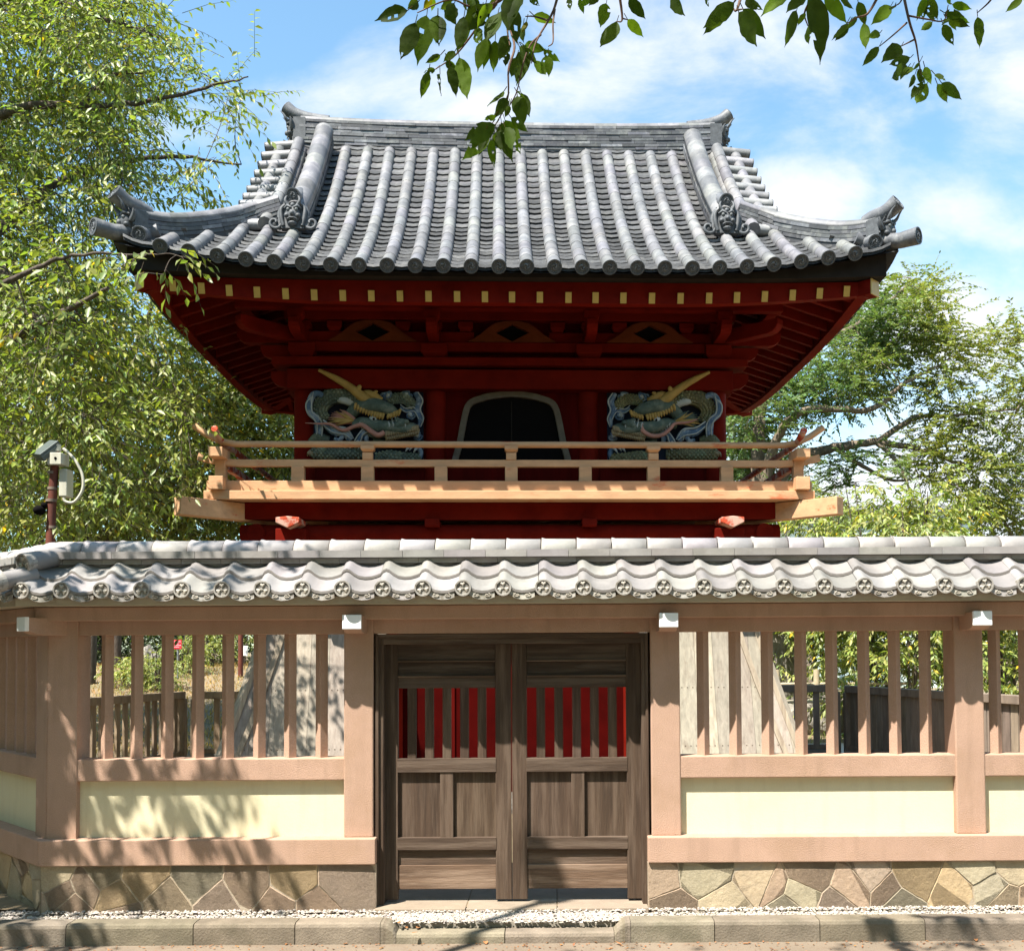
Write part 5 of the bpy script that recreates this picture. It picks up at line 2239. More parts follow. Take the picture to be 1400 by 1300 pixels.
bg2 = bg3 + sample_clumps([(-160, 690), (420, 690), (420, 800), (330, 880), (-160, 890)], 260, 32, 38, .9, 22)
tree('evergreen_tree', 'dark evergreen thicket tree low behind the wall lattice', 'tree', (-15, 35, .5),
     [([(-15, 35, 0), (-15, 35, 4)], .28, .16), ([(-15, 35, 3), (-12, 34.5, 4.2), (-9, 34, 4.6)], .12, .03), ([(-15, 35, 3), (-18, 35, 5)], .12, .03)],
     bg2, .14, M['leaf'], M['bark'], per=130, twigs=9, droop=.4, tint=lambda n, p: tints_for(n, .12, .45, .0, .0, (.8, 1, .9)), seed=14, twig_len=1.1, spread=1.1)
for i, (px, Y, h) in enumerate(((157, 29, 5), (262, 31, 5.5), (122, 26, 5))):
    p = P(px, 915, Y)
    z0 = ground_z(p.x, Y)
    q = MB()
    q.tube(bez([(0, 0, -.1), (.05, 0, h * .4), (-.08, .05, h * .75), (.1, 0, h)], 5), [.16 - .005 * k for k in range(16)], 9)
    root = empty('bare_trunk', ['slim dark trunk standing on the bank seen between the first lattice bars', 'slim dark trunk behind the red notice on the bank', 'slim dark trunk nearest the corner post behind the lattice'][i], 'tree', (p.x, Y, z0), 0, 'dark trunks on the bank')
    q.build('trunk', M['bark'], root)
    cl = [(p.x + RG.normal() * .9, Y + RG.normal() * .7, z0 + h + RG.normal() * .5, .5) for k in range(7)]
    b0 = np.array([[c[0] - p.x, c[1] - Y, c[2] - z0] for c in cl])
    bb = np.repeat(b0, 160, axis=0) + RG.normal(size=(7 * 160, 3)) * .5
    leaf_mesh('crown', bb, RG.normal(size=bb.shape) + np.array([0, 0, -.6]), RG.uniform(.08, .14, len(bb)), RG.uniform(.4, .55, len(bb)), M['leaf_far'], tints_for(len(bb), .3, .7, 0), root)

# ---- zelkova on the right, seen past the eave
R_limbs = [
    ([tuple(P(1030, 1000, 23)), tuple(P(1033, 800, 23)), tuple(P(1040, 690, 23))], .34, .26),
    ([tuple(P(1040, 690, 23)), tuple(P(1085, 632, 23)), tuple(P(1140, 612, 22.8)), tuple(P(1200, 605, 22.6)), tuple(P(1262, 615, 22.4)), tuple(P(1330, 640, 22))], .17, .03),
    ([tuple(P(1040, 690, 23)), tuple(P(1036, 620, 23)), tuple(P(1045, 540, 23.3)), tuple(P(1080, 470, 23.6)), tuple(P(1130, 420, 24))], .20, .04),
    ([tuple(P(1040, 690, 23)), tuple(P(1062, 600, 22.6)), tuple(P(1105, 560, 22.2)), tuple(P(1190, 560, 22)), tuple(P(1232, 528, 22)), tuple(P(1300, 490, 22))], .13, .02),
    ([tuple(P(1200, 605, 22.6)), tuple(P(1250, 572, 22.6)), tuple(P(1300, 568, 22.4)), tuple(P(1390, 560, 22))], .08, .02),
    ([tuple(P(1200, 605, 22.6)), tuple(P(1225, 630, 22.4)), tuple(P(1240, 660, 22.2)), tuple(P(1252, 690, 22))], .06, .015),
    ([tuple(P(1140, 612, 22.8)), tuple(P(1215, 655, 23)), tuple(P(1270, 650, 23))], .06, .015),
    ([tuple(P(1045, 540, 23.3)), tuple(P(1015, 500, 23.6)), tuple(P(1000, 460, 24))], .10, .03),
    ([tuple(P(1080, 470, 23.6)), tuple(P(1160, 450, 23.4)), tuple(P(1230, 400, 23.2)), tuple(P(1245, 380, 23.2))], .10, .02),
]
zc = []
zc += sample_clumps([(1130, 470), (1180, 430), (1240, 365), (1262, 385), (1290, 430), (1300, 470), (1255, 500), (1230, 540), (1160, 550), (1080, 560), (1040, 590), (1000, 590), (990, 540)], 95, 21.5, 25, .55, 31)
zc += sample_clumps([(1300, 455), (1330, 470), (1390, 445), (1400, 500), (1440, 520), (1420, 600), (1330, 590), (1270, 600), (1250, 560), (1290, 500)], 34, 21, 24, .55, 32)
zc += sample_clumps([(1200, 620), (1260, 600), (1330, 600), (1400, 640), (1440, 720), (1330, 730), (1280, 700), (1215, 690)], 30, 21, 24, .5, 33)
zc += sample_clumps([(985, 600), (1050, 590), (1080, 640), (1040, 700), (985, 700)], 36, 23, 26, .55, 34)
zc += sample_clumps([(1110, 600), (1190, 630), (1190, 665), (1110, 650)], 5, 22, 23, .4, 35)


def tint_z(n, pos):
    t = tints_for(n, .7, 1.3, .0, .0, (.92, 1.08, 1.15))
    px = CX + FPX * pos[:, 0] / pos[:, 1]
    w = np.clip((px - 1150) / 160, 0, 1)
    w = np.clip(w * .95 + .25 * np.sin(pos[:, 0] * 2.1 + pos[:, 2] * 1.7), 0, 1)[:, None]
    return t * (1 - w) + t * np.array([1.95, 1.35, .85]) * w


tree('zelkova_tree', 'wide airy tree with yellowing crown and long bare limbs beyond the balcony end', 'tree', tuple(P(1030, 1000, 23)), R_limbs, zc, .098, M['leaf_far'], M['bark_pale'], per=350, twigs=15, droop=.15, tint=tint_z, seed=15, width=.46, twig_len=.75)
# taller tree closing the right edge, and shrubs along the path
tree('maple_tree', 'green bushy tree at the right edge above the tiled wall ridge', 'tree', (11.5, 24, 0),
     [([(11.5, 24, 0), (11.4, 24, 2), (11.2, 24, 4)], .18, .1), ([(11.3, 24, 3), (10.6, 23.8, 4.0), (10.2, 23.6, 4.6)], .08, .02)],
     sample_clumps([(1345, 640), (1400, 600), (1460, 600), (1460, 735), (1340, 735)], 40, 22, 25, .55, 36), .09, M['leaf_far'], M['bark_pale'], per=150, twigs=11, droop=.2, tint=lambda n, p: tints_for(n, .6, 1.3, .0, .2, (1, 1.05, 1)), seed=16)
tree('round_tree', 'small round green tree far behind the corner beam of the balcony', 'tree', tuple(Vector((P(1105, 690, 40).x, 40, 0))),
     [([(P(1105, 690, 40).x, 40, 0), (P(1105, 690, 40).x, 40, 5)], .2, .1)],
     sample_clumps([(1080, 740), (1085, 680), (1105, 660), (1125, 668), (1140, 690), (1150, 740)], 34, 38, 42, .7, 37), .14, M['leaf_far'], M['bark_pale'], per=150, twigs=11, droop=.1, tint=lambda n, p: tints_for(n, .6, 1.3, .0, .15), seed=17)


tree('evergreen_tree', 'dark green thicket tree filling the gaps behind the shrubs of the right lattice', 'tree', (12.5, 29, 0),
     [([(12.5, 29, 0), (12.4, 29, 1.2), (12.2, 29, 2.0)], .16, .1), ([(12.3, 29, 1.0), (10, 28.5, 1.6), (8, 28, 1.8)], .08, .03), ([(12.3, 29, 1.0), (14.5, 28.5, 1.6), (16, 28, 1.8)], .08, .03)],
     sample_clumps([(1030, 925), (1030, 780), (1480, 780), (1480, 925)], 150, 26, 30, .7, 38), .12, M['leaf_far'], M['bark'], per=130, twigs=9, droop=.3, tint=lambda n, p: tints_for(n, .35, .85, .0, .0, (.85, 1, .95)), seed=18, twig_len=.9)


def shrub(label, cx, cy, h, wd, n, ll, seed, tint=None, group='shrubs beyond the right lattice', per=40, name='shrub', stems=5, base_z=None):
    per = per * 1.5
    z0 = ground_z(cx, cy) if base_z is None else base_z
    rg = random.Random(seed)
    limbs = []
    for k in range(stems):
        a = rg.uniform(0, 6.28)
        r_ = wd * rg.uniform(.2, .8)
        limbs.append(([(cx, cy, z0 - .05), (cx + r_ * .5 * math.cos(a), cy + r_ * .5 * math.sin(a), z0 + h * .5), (cx + r_ * math.cos(a), cy + r_ * math.sin(a), z0 + h * rg.uniform(.8, 1.02))], .028, .008))
    cl = []
    for k in range(n):
        a = rg.uniform(0, 6.28)
        r_ = wd * math.sqrt(rg.random())
        hz = h * (1 - .40 * (r_ / wd) ** 2) * (rg.random() ** .5)
        cl.append((cx + r_ * math.cos(a), cy + r_ * math.sin(a), z0 + max(.15, hz), .25))
    return tree(name, label, 'shrub', (cx, cy, z0), limbs, cl, ll, M['leaf'], M['bark'], per=per, twigs=5, droop=.7, tint=tint or (lambda n_, p: tints_for(n_, .9, 1.7, .02, .14)), seed=seed, width=.34, twig_len=.5, group=group, crown_name='foliage')


def at_px(px, Y):
    return P(px, 900, Y).x


SH_LAB = ['arching light green shrub right of the weathered tower skirt', 'large glossy shrub behind the middle of the right lattice', 'tall arching shrub whose pale sprays rise above the wall ridge', 'leafy shrub beside the right end post of the lattice', 'broad light green shrub beyond the end bay of the wall',
          'low spreading shrub in the shade under the balcony corner']
for i, (px, Y, h, wd, n) in enumerate(((1130, 21, 5.0, 1.1, 110), (1205, 19.5, 4.9, 1.2, 130), (1245, 18.5, 4.7, 1.2, 140), (1300, 20, 4.9, 1.2, 130), (1385, 19, 3.8, 1.1, 90), (1075, 22, 4.6, 1.0, 80))):
    shrub(SH_LAB[i], at_px(px, Y), Y, h, wd, n, .13, 40 + i)
# clipped bushes on the sunny bank at the left
BK = ['round clipped bush beside the grey rock on the bank', 'small low bush at the foot of the bank', 'clipped bush right of the red notice', 'leafy bush behind the brown post on the bank', 'upright bush between the lattice bars near the top of the bank']
for i, (px, Y, h, wd) in enumerate(((214, 25, 1.1, .45), (172, 25.5, .75, .4), (247, 27.5, 1.1, .5), (333, 30, 1.6, .7), (290, 29.5, 1.2, .55))):
    shrub(BK[i], at_px(px, Y), Y, h, wd, 26, .08, 60 + i, tint=lambda n_, p: tints_for(n_, .9, 1.8, .0, .2), group='bushes on the sunny bank', per=60, name='bush', stems=4)

# ---- grass on the bank and lawn (uncountable)
n = 26000
gx = RG.uniform(-13, -1.5, n)
gy = RG.uniform(17, 33, n)
gz = np.array([ground_z(a, b) for a, b in zip(gx, gy)])
gb0 = np.stack([gx, gy, gz - .01], axis=1)
gd = np.stack([RG.normal(0, .5, n), RG.normal(0, .5, n), np.ones(n)], axis=1)
M['dry'] = mat('dry_grass_blade', (.42, .30, .13), .9, .2, 5, translucent=.2)
g = leaf_mesh('dry_grass', gb0, gd, RG.uniform(.05, .14, n), np.full(n, .18), M['dry'], tints_for(n, .6, 1.3, 0))
struct(g, 'stuff')
n = 16000
gx = RG.uniform(4, 16, n)
gy = RG.uniform(18.5, 30, n)
gb0 = np.stack([gx, gy, np.array([ground_z(a, b) for a, b in zip(gx, gy)]) - .01], axis=1)
gd = np.stack([RG.normal(0, .5, n), RG.normal(0, .5, n), np.ones(n)], axis=1)
g = leaf_mesh('lawn_grass', gb0, gd, RG.uniform(.05, .12, n), np.full(n, .2), M['leaf_far'], tints_for(n, 1.2, 2.4, 0, .3))
struct(g, 'stuff')

# ------------------------------------------------------------------ railings, posts, signs behind the wall
def rail_fence(label, pts, h, m, pitch=.16, slat=(.07, .035), base=.22, group='low railings round the tower', solid=False, rail_m=None):
    """timber railing: post at every corner, slats between a top and a bottom rail on a low base"""
    root = empty('wooden_railing', label, 'railing', (pts[0][0], pts[0][1], 0), 0, group)
    o = Vector((pts[0][0], pts[0][1], 0))
    tr, brl, bs = MB(), MB(), MB()
    for a, b in zip(pts[:-1], pts[1:]):
        a, b = Vector((a[0], a[1], 0)), Vector((b[0], b[1], 0))
        d = (b - a)
        L_ = d.length
        d.normalize()
        for (z0, z1, wd, mb) in ((h - .10, h, .13, tr), (base, base + .07, .08, brl), (-.05, base - .003, .16, bs)):
            mb.beam(a - o + Vector((0, 0, (z0 + z1) / 2)), b - o + Vector((0, 0, (z0 + z1) / 2)), wd, z1 - z0)
        n = int(L_ / pitch)
        for i in range(1, n):
            p = a + d * (L_ * i / n) - o
            q = MB()
            q.beam(p + Vector((0, 0, base + .06)), p + Vector((0, 0, h - .09)), slat[0], slat[1], up=d.cross(Vector((0, 0, 1))), tint=rt(.8, 1.25))
            q.build('slat', m, root)
    for p in pts:
        q = MB()
        q.box(p[0] - o.x - .06, p[0] - o.x + .06, p[1] - o.y - .06, p[1] - o.y + .06, -.05, h - .101)
        q.build('post', m, root, bevel=.006)
    tr.build('top_rail', rail_m or m, root, bevel=.006)
    brl.build('bottom_rail', m, root, bevel=.004)
    bs.build('base', M['rock'], root, bevel=.008)
    return root


rail_fence('brown slatted railing behind the left lattice with sunlit slats', [(-5.75, 12.6), (-5.15, 14.8)], 1.12, M['oldrail'], pitch=.15)
rail_fence('short brown railing crossing behind the tower skirt below the red notice', [(-5.05, 15.1), (-3.3, 15.3)], 1.10, M['oldrail'], pitch=.27, slat=(.08, .05))
rail_fence('shade-toned close-boarded railing running back behind the right lattice', [(5.35, 11.3), (4.25, 15.0)], 1.14, M['darkrail'], pitch=.125, slat=(.11, .03), rail_m=M['darkrail'])
rail_fence('short shade-toned railing between the tower skirt and the boarded railing', [(3.3, 15.25), (4.12, 15.2)], 1.14, M['darkrail'], pitch=.27, slat=(.08, .05))
rail_fence('sunlit brown railing behind the end bay of the wall', [(5.5, 11.1), (8.0, 11.0)], 1.14, M['oldrail'], pitch=.16)

# bamboo-like low guard rail by the shrubs
root = empty('guard_rail', 'low pale post and rail guard before the dark rocks and shrubs', 'guard rail', (at_px(1062, 19), 19, 0))
gx0 = at_px(1062, 19)
for px in (1062, 1116, 1180, 1250):
    q = MB()
    q.tube([(at_px(px, 19) - gx0, 0, -.05), (at_px(px, 19) - gx0, 0, 1.28)], .055, 9)
    q.build('post', M['bamboo'], root)
for z in (1.02, .70):
    q = MB()
    q.tube([(-.1, 0, z), (at_px(1260, 19) - gx0, 0, z)], .028, 7)
    q.build('rail', M['bamboo'], root)

# stone monument and rocks
def rock(name, label, c, r, seed, m='rock', group=None, stretch=(1, 1, 1)):
    bm = bmesh.new()
    bmesh.ops.create_icosphere(bm, subdivisions=4, radius=1)
    for v in bm.verts:
        n_ = v.co.normalized()
        d = 1 + .28 * mnoise.noise(n_ * 1.6 + Vector((seed, 0, 0))) + .12 * mnoise.noise(n_ * 4 + Vector((0, seed, 0))) + .05 * mnoise.noise(n_ * 11)
        v.co = Vector((n_.x * stretch[0], n_.y * stretch[1], n_.z * stretch[2])) * d * r
    me = bpy.data.meshes.new(name)
    bm.to_mesh(me)
    bm.free()
    at = me.color_attributes.new('tint', 'FLOAT_COLOR', 'POINT')
    at.data.foreach_set('color', np.ones(len(me.vertices) * 4, np.float32))
    me.materials.append(M[m])
    o = bpy.data.objects.new(name, me)
    COL.objects.link(o)
    o.location = c
    return tag(o, label, 'rock', group)


rock('garden_rock', 'rough grey rock on the sunny bank beside a bush', (at_px(202, 26), 26, ground_z(at_px(202, 26), 26) + .35), .5, 1, group='rocks behind the wall', stretch=(.7, .7, 1))
rock('garden_rock', 'mossy boulder below the standing stone', (at_px(1092, 20.5), 20.5, .3), .55, 2, group='rocks behind the wall', stretch=(1.2, .8, .7))
rock('garden_rock', 'low boulder in the shrubs behind the guard rail', (at_px(1125, 20.5), 20.3, .35), .5, 3, group='rocks behind the wall', stretch=(1.1, .8, .9))
rock('standing_stone', 'tall grey standing stone beside the shrubs', (at_px(1071, 21.5), 21.5, 1.1), 1.0, 4, stretch=(.34, .22, 1.25))

# red notice on a thin post
px0, Y0 = 243, 26.5
x0 = at_px(px0, Y0)
z0 = ground_z(x0, Y0)
root = empty('notice_sign', 'small red notice with white lines of writing on a thin post', 'sign', (x0, Y0, z0))
zt0, zt1 = P(px0, 887, Y0).z - z0, P(px0, 874.5, Y0).z - z0
q = MB()
q.tube([(0, 0, -.1), (0, 0, zt1 - .02)], .022, 8)
q.build('post', M['steel'], root)
q = MB()
q.box(-.105, .105, -.035, -.022, zt0, zt1)
bd = q.build('board', M['signred'], root, bevel=.003)
q = MB()
H_ = zt1 - zt0
for (a, b, z, hh) in ((-.075, .06, .80, .07), (-.07, .03, .58, .05), (-.075, .075, .40, .05), (-.075, .05, .22, .05)):
    x = a
    while x < b:
        w = random.uniform(.014, .028)
        q.box(x, x + w, -.0375, -.0352, zt0 + H_ * z - H_ * hh / 2, zt0 + H_ * z + H_ * hh / 2)
        x += w + .008
q.build('writing', M['white'], bd)
# brown post
x0, Y0 = at_px(329, 27), 27
root = empty('lamp_post', 'slim brown post with a small white plate on the bank', 'post', (x0, Y0, ground_z(x0, Y0)))
q = MB()
q.tube([(0, 0, -.1), (0, 0, 2.9)], .065, 10)
q.build('pole', M['rust'], root)
q = MB()
q.box(.075, .18, -.02, 0, .55, .80)
q.build('plate', M['white'], root, bevel=.003)
q = MB()
q.lathe([(.001, 3.12), (.12, 3.08), (.16, 2.96), (.10, 2.88), (.05, 2.86)], Matrix(), 14, smooth=True)
q.build('lamp_head', M['greyplastic'], root)

# security camera pole behind the angled wall
Yc = 9.6
cp0 = P(70, 745, Yc)
root = empty('camera_pole', 'rusty red pole with ivory sensor box, grey hood and looped cable behind the wall corner', 'camera pole', (cp0.x - .04, Yc, 0))
R0 = root.location
def c3(a, b, d=0.0):
    """zoom coordinates (1300 wide, from pixel 0,590, scale 6.5)"""
    p = P(a / 6.5, 590 + b / 6.5, Yc + d)
    return Vector((p.x - R0.x, p.y - R0.y, p.z))
q = MB()
q.tube([(0, 0, -.1), c3(447, 1000), c3(462, 640), c3(485, 300), c3(492, 170)], [.043, .041, .039, .037, .037], 14)
q.build('pole', M['rust'], root)
q = MB()
for b in (365, 505, 850):
    q.tube([c3(466, b + 12), c3(467, b - 12)], .043, 14)
q.tube([c3(455, 625), c3(456, 600)], .048, 14)
q.build('clamp_band', M['darkrail'], root)
q = MB()
a0, a1 = c3(412, 293, -.08), c3(552, 186, -.08)
q.box(a0.x, a1.x, -.075, .07, a0.z, a1.z)
hb = q.build('sensor_box', M['plastic'], root, bevel=.008)
q = MB()
q.box(c3(440, 292, -.09).x, c3(540, 292, -.09).x, -.088, -.072, c3(440, 290, -.09).z, c3(440, 185, -.09).z)
q.use(M['plastic'])
q.build('front_plate', M['plastic'], hb, bevel=.004)
q = MB()
q.tube([c3(492, 236, -.095), c3(492, 236, -.085)], .012, 12)
q.build('lens', M['black'], hb)
q = MB()
q.tube([c3(500, 178), c3(497, 118)], .044, 16)
q.build('pole_cap', M['plastic'], root, bevel=.004)
q = MB()
ha, hc = c3(325, 215, -.10), c3(490, 92, .02)
q.beam(ha, hc, .14, .04, up=Vector((0, -.3, 1)))
q.beam(ha.lerp(hc, .06) + Vector((.012, 0, -.035)), ha.lerp(hc, .9) + Vector((.012, 0, -.035)), .12, .05, up=Vector((0, -.3, 1)))
q.build('hood', M['greyplastic'], root, bevel=.006)
q = MB()
a0, a1 = c3(552, 585, .05), c3(625, 340, .05)
q.box(a0.x, a1.x, -.02, .12, a0.z, a1.z)
q.build('junction_box', M['plastic'], root, bevel=.008)
q = MB()
q.tube(bez([c3(560, 150), c3(620, 200), c3(690, 290), c3(735, 400), c3(735, 510), c3(690, 595), c3(640, 632), c3(580, 620), c3(565, 585)], 5), .0135, 8)
q.build('cable', M['plastic'], root)
q = MB()
q.ball(c3(350, 700, -.05), .05, .07, .045)
q.ball(c3(395, 655, -.03), .03, .04, .03)
q.tube([c3(455, 615), c3(400, 650), c3(360, 690, -.05)], .016, 7)
q.build('camera_head', M['black'], root)

# pale building far behind the shrubs on the right
bx0, bx1 = P(1190, 715, 42).x, P(1338, 715, 42).x
root = empty('pale_building', 'pale mint building with grey flat roof edge hidden behind shrubs', 'building', ((bx0 + bx1) / 2, 42, 0))
hw = (bx1 - bx0) / 2
zt = P(1300, 700, 42).z
q = MB()
q.box(-hw - 2, hw, 0, 8, -.2, zt)
q.build('wall', M['palewall'], root)
q = MB()
q.box(-hw - 2.4, hw - .4, -.35, 8.3, zt + .002, zt + .22)
q.build('roof', M['greyroof'], root)
for k in range(3):
    q = MB()
    q.box(-hw + k * 1.6, -hw + k * 1.6 + .9, -.02, .05, zt - 2.4, zt - 1.1)
    w_ = q.build('window', M['steel'], root)
q = MB()
for px, Yk in ((1350, 34),):
    pass

# ------------------------------------------------------------------ fallen leaves on the road and gravel
def leaf_single(L_, wd, tint, seed, holes=False):
    """one full leaf with a drawn-out tip, midrib and curled blade; local y runs from stalk to tip, z is its normal"""
    rg = random.Random(seed)
    n = 11
    vs, fs = [], []
    curl, fold = rg.uniform(-.12, .22), rg.uniform(.05, .4)
    tw = rg.uniform(-.3, .3)
    for i in range(n):
        t = i / (n - 1)
        w = math.sin(math.pi * min(1, t ** .82 * 1.0)) ** .85 * (1 - .35 * t)
        if t > .82:
            w *= max(.08, (1 - (t - .82) / .18)) ** .9
            w = max(w, .02 * (1 - t))
        w *= wd * L_ * .5 * (1 + .05 * math.sin(i * 2.3 + seed))
        y = t * L_
        z0 = -curl * L_ * t * t
        a = tw * t
        for s, f_ in ((-1, 1), (-.5, .35), (0, 0), (.5, .35), (1, 1)):
            x = s * w
            z = z0 + abs(s) * w * fold + .012 * L_ * math.sin(i * 1.9 + s * 2)
            vs.append((x * math.cos(a) - (z - z0) * math.sin(a), y, z0 + x * math.sin(a) + (z - z0) * math.cos(a)))
    for i in range(n - 1):
        for j in range(4):
            if holes and rg.random() < .07 and 1 < i < n - 2:
                continue
            fs.append((i * 5 + j, i * 5 + j + 1, (i + 1) * 5 + j + 1, (i + 1) * 5 + j))
    return vs, fs


M['dead'] = mat('dead_leaf', (.30, .13, .05), .7, .3, 40)
dl = MB()
vs, fs = leaf_single(.075, .5, None, 3)
dl.add(vs, fs, (1, 1, 1), True)
dlm = dl.mesh('fallen_leaf', M['dead'])
spots = [(555, 1268), (570, 1268), (563, 1275), (536, 1256), (545, 1259), (284, 1241), (665, 1290), (320, 1287), (346, 1284), (240, 1286), (700, 1262), (758, 1250), (735, 1248), (1015, 1289), (1180, 1286), (960, 1285), (60, 1277), (25, 1280), (430, 1290), (850, 1291), (1335, 1286)]
for i, (px, py) in enumerate(spots):
    z = -.125 if py > 1276 else (-.012 if py < 1262 else -.05)
    d = ray(px, py)
    p = CAMLOC + d * ((z - CAMLOC.z) / d.z)
    o = bpy.data.objects.new('fallen_leaf', dlm)
    COL.objects.link(o)
    o.location = p
    o.rotation_euler = (random.uniform(-.3, .3), random.uniform(-.3, .3), random.uniform(0, 6.28))
    o.scale = (random.uniform(.45, .9),) * 3
    tag(o, 'small dry orange brown leaf lying on the ground by the kerb', 'leaf', 'fallen dry leaves')

# leaf litter gathered along the foot of the kerb
n = 900
lx = RG.uniform(-4.5, 4.2, n)
ly = KY0 - np.abs(RG.normal(0, .09, n)) - .004
far_ = RG.random(n) < .3
ly[far_] = RG.uniform(5.6, 6.6, far_.sum())
lb = np.stack([lx, ly, np.full(n, -.124)], axis=1)
ld = np.stack([RG.normal(0, 1, n), RG.normal(0, 1, n), RG.normal(0, .15, n)], axis=1)
g = leaf_mesh('leaf_litter', lb, ld, RG.uniform(.006, .026, n), RG.uniform(.4, .7, n), M['dead'], tints_for(n, .35, 1.1, 0), nrm=np.tile([0.05, 0, 1.0], (n, 1)))
struct(g, 'stuff')

# ------------------------------------------------------------------ the cherry tree the photographer stands under
near = empty('overhanging_cherry', 'dark green cherry twigs with holed leaves hanging in from above', 'tree', (-6.6, 1.5, 0))
NO = near.location
tb = MB()
bough = []
for pts, r0, r1 in (
    ([(-6.6, 1.5, -.2), (-6.5, 1.5, 1.5), (-6.3, 1.6, 3.2)], .26, .20),
    ([(-6.3, 1.6, 3.2), (-4.6, 1.9, 4.7), (-2.6, 2.3, 4.3), (-.6, 2.55, 3.85), (1.0, 2.6, 3.75), (2.4, 2.7, 3.85)], .15, .02),
    ([(-6.3, 1.6, 3.2), (-6.0, 3.2, 4.6), (-5.2, 4.8, 5.6), (-4.4, 5.4, 6.2)], .12, .02),
    ([(-6.3, 1.6, 3.2), (-5.5, .2, 5.2), (-3.5, -1.2, 6.4), (-.5, -2.0, 7.0), (2.5, -2.2, 7.2)], .15, .03),
    ([(-3.5, -1.2, 6.4), (-2.0, 1.0, 7.0), (0, 1.8, 7.2), (1.4, 3.4, 6.9)], .07, .02),
    ([(-6.3, 1.6, 3.2), (-7.6, .4, 5.0), (-8.4, -1.0, 6.2)], .12, .03),
):
    p = bez([Vector(q) for q in pts], 8)
    rr = [lerp(r0, r1, (i / (len(p) - 1)) ** .8) for i in range(len(p))]
    tb.tube([q - NO for q in p], rr, 10)
    bough.append((p, rr))

# -- sprays seen in the picture: base and tip of every leaf, read from close views
VIEW_A = (480, 0, 3.043)
VIEW_B = (900, 0, 2.8)
LEAVES_A1 = [(235, 45, 100, 92), (268, 95, 208, 262), (315, 65, 285, 255), (360, 65, 350, 190), (390, 20, 440, 110), (280, 8, 225, 40), (345, -5, 335, 50), (470, 70, 440, 205),
             (590, 20, 500, 100), (625, 50, 570, 172), (560, 160, 515, 288), (600, 170, 592, 306), (655, -20, 690, 192), (705, -30, 655, 120), (560, 20, 530, 120), (520, -10, 470, 70), (540, 40, 480, 140),
             (610, -10, 560, 60), (450, 240, 487, 420), (412, 275, 440, 405), (370, 310, 373, 402), (322, 300, 290, 412), (372, 230, 308, 266), (432, 215, 382, 262), (350, 290, 300, 305), (480, -5, 520, 45), (430, 15, 400, 60),
             (650, 150, 620, 250), (520, 110, 545, 180), (400, 250, 420, 300)]
LEAVES_A2 = [(760, 65, 856, 102), (730, 90, 712, 142), (650, 190, 640, 282), (730, 205, 680, 348), (720, 190, 806, 206), (800, 212, 872, 262), (760, 260, 822, 312), (822, 235, 826, 316), (740, -20, 790, 28),
             (636, 380, 562, 432), (690, 385, 737, 428), (692, 400, 716, 512), (642, 420, 588, 502), (600, 480, 548, 512), (665, 490, 738, 552), (640, 500, 712, 648), (600, 520, 478, 600), (575, 565, 460, 668),
             (592, 560, 626, 628), (622, 540, 662, 622), (582, 580, 588, 698), (552, 585, 532, 652), (692, 420, 700, 490), (660, 440, 640, 490), (640, 530, 690, 640), (700, 195, 745, 250), (560, 540, 500, 620), (690, 240, 660, 330)]
LEAVES_A3 = [(905, -10, 912, 47), (950, -5, 968, 62), (1000, -5, 940, 28), (1062, 15, 1034, 122), (1106, 90, 1040, 216), (1150, 82, 1217, 156), (1155, -5, 1226, 82), (1340, -20, 1380, 62), (1030, -20, 985, 30)]
LEAVES_B1 = [(50, -20, 92, 62), (175, -20, 206, 28), (282, 20, 164, 132), (324, 35, 410, 152), (335, 0, 380, 46), (495, -25, 392, 64), (560, -15, 488, 52), (530, 40, 476, 184), (592, -20, 640, 218), (640, -20, 720, 88),
             (562, 50, 534, 102), (575, 100, 568, 164), (700, -20, 742, 40), (722, 90, 662, 152), (762, 65, 718, 116)]
LEAVES_B2 = [(765, 8, 796, 102), (785, 90, 796, 192), (890, 25, 818, 92), (897, 35, 864, 62), (848, 128, 806, 140), (845, 180, 778, 258), (930, 178, 860, 234), (965, 222, 888, 246), (1025, -10, 988, 82), (1040, -10, 1072, 74),
             (1050, 85, 1000, 122), (1125, 18, 1202, 36), (1095, 50, 1178, 62), (1110, 75, 1192, 106), (1090, 95, 1132, 177), (1112, 78, 1142, 118), (1222, 65, 1232, 187), (1395, -5, 1328, 48), (1000, 240, 975, 272), (972, 258, 928, 302),
             (982, 288, 952, 342), (1000, 262, 1002, 322), (1020, 258, 1048, 328), (1058, 285, 1102, 308), (1012, 318, 966, 386), (1030, 320, 984, 402), (1068, 322, 1112, 396), (1084, 318, 1162, 384), (1000, 290, 1018, 330), (1105, -10, 1120, 20)]
TW_A1 = [[(690, -60), (600, 15), (500, 30), (410, 0), (275, 55)], [(660, -60), (600, 20), (540, 95), (440, 225), (350, 290)], [(690, -50), (655, 40), (650, 120), (660, 190)]]
TW_A2 = [[(870, -60), (840, 50), (770, 175), (750, 265)], [(640, -60), (655, 90), (680, 195), (655, 290), (650, 420), (590, 540)], [(790, 145), (745, 190), (715, 270), (690, 380), (660, 440)], [(848, 40), (840, 100), (840, 175), (820, 195)], [(815, 85), (760, 70), (725, 70)]]
TW_A3 = [[(1110, -60), (1128, 78), (1104, 92)], [(1128, 78), (1152, 84)], [(980, -60), (960, -5)]]
TW_B1 = [[(330, -60), (300, 40), (282, 22)], [(300, 40), (325, 36)], [(620, -60), (592, -10), (560, 50), (572, 100)], [(860, -60), (835, 0), (800, 55), (762, 68), (722, 92)]]
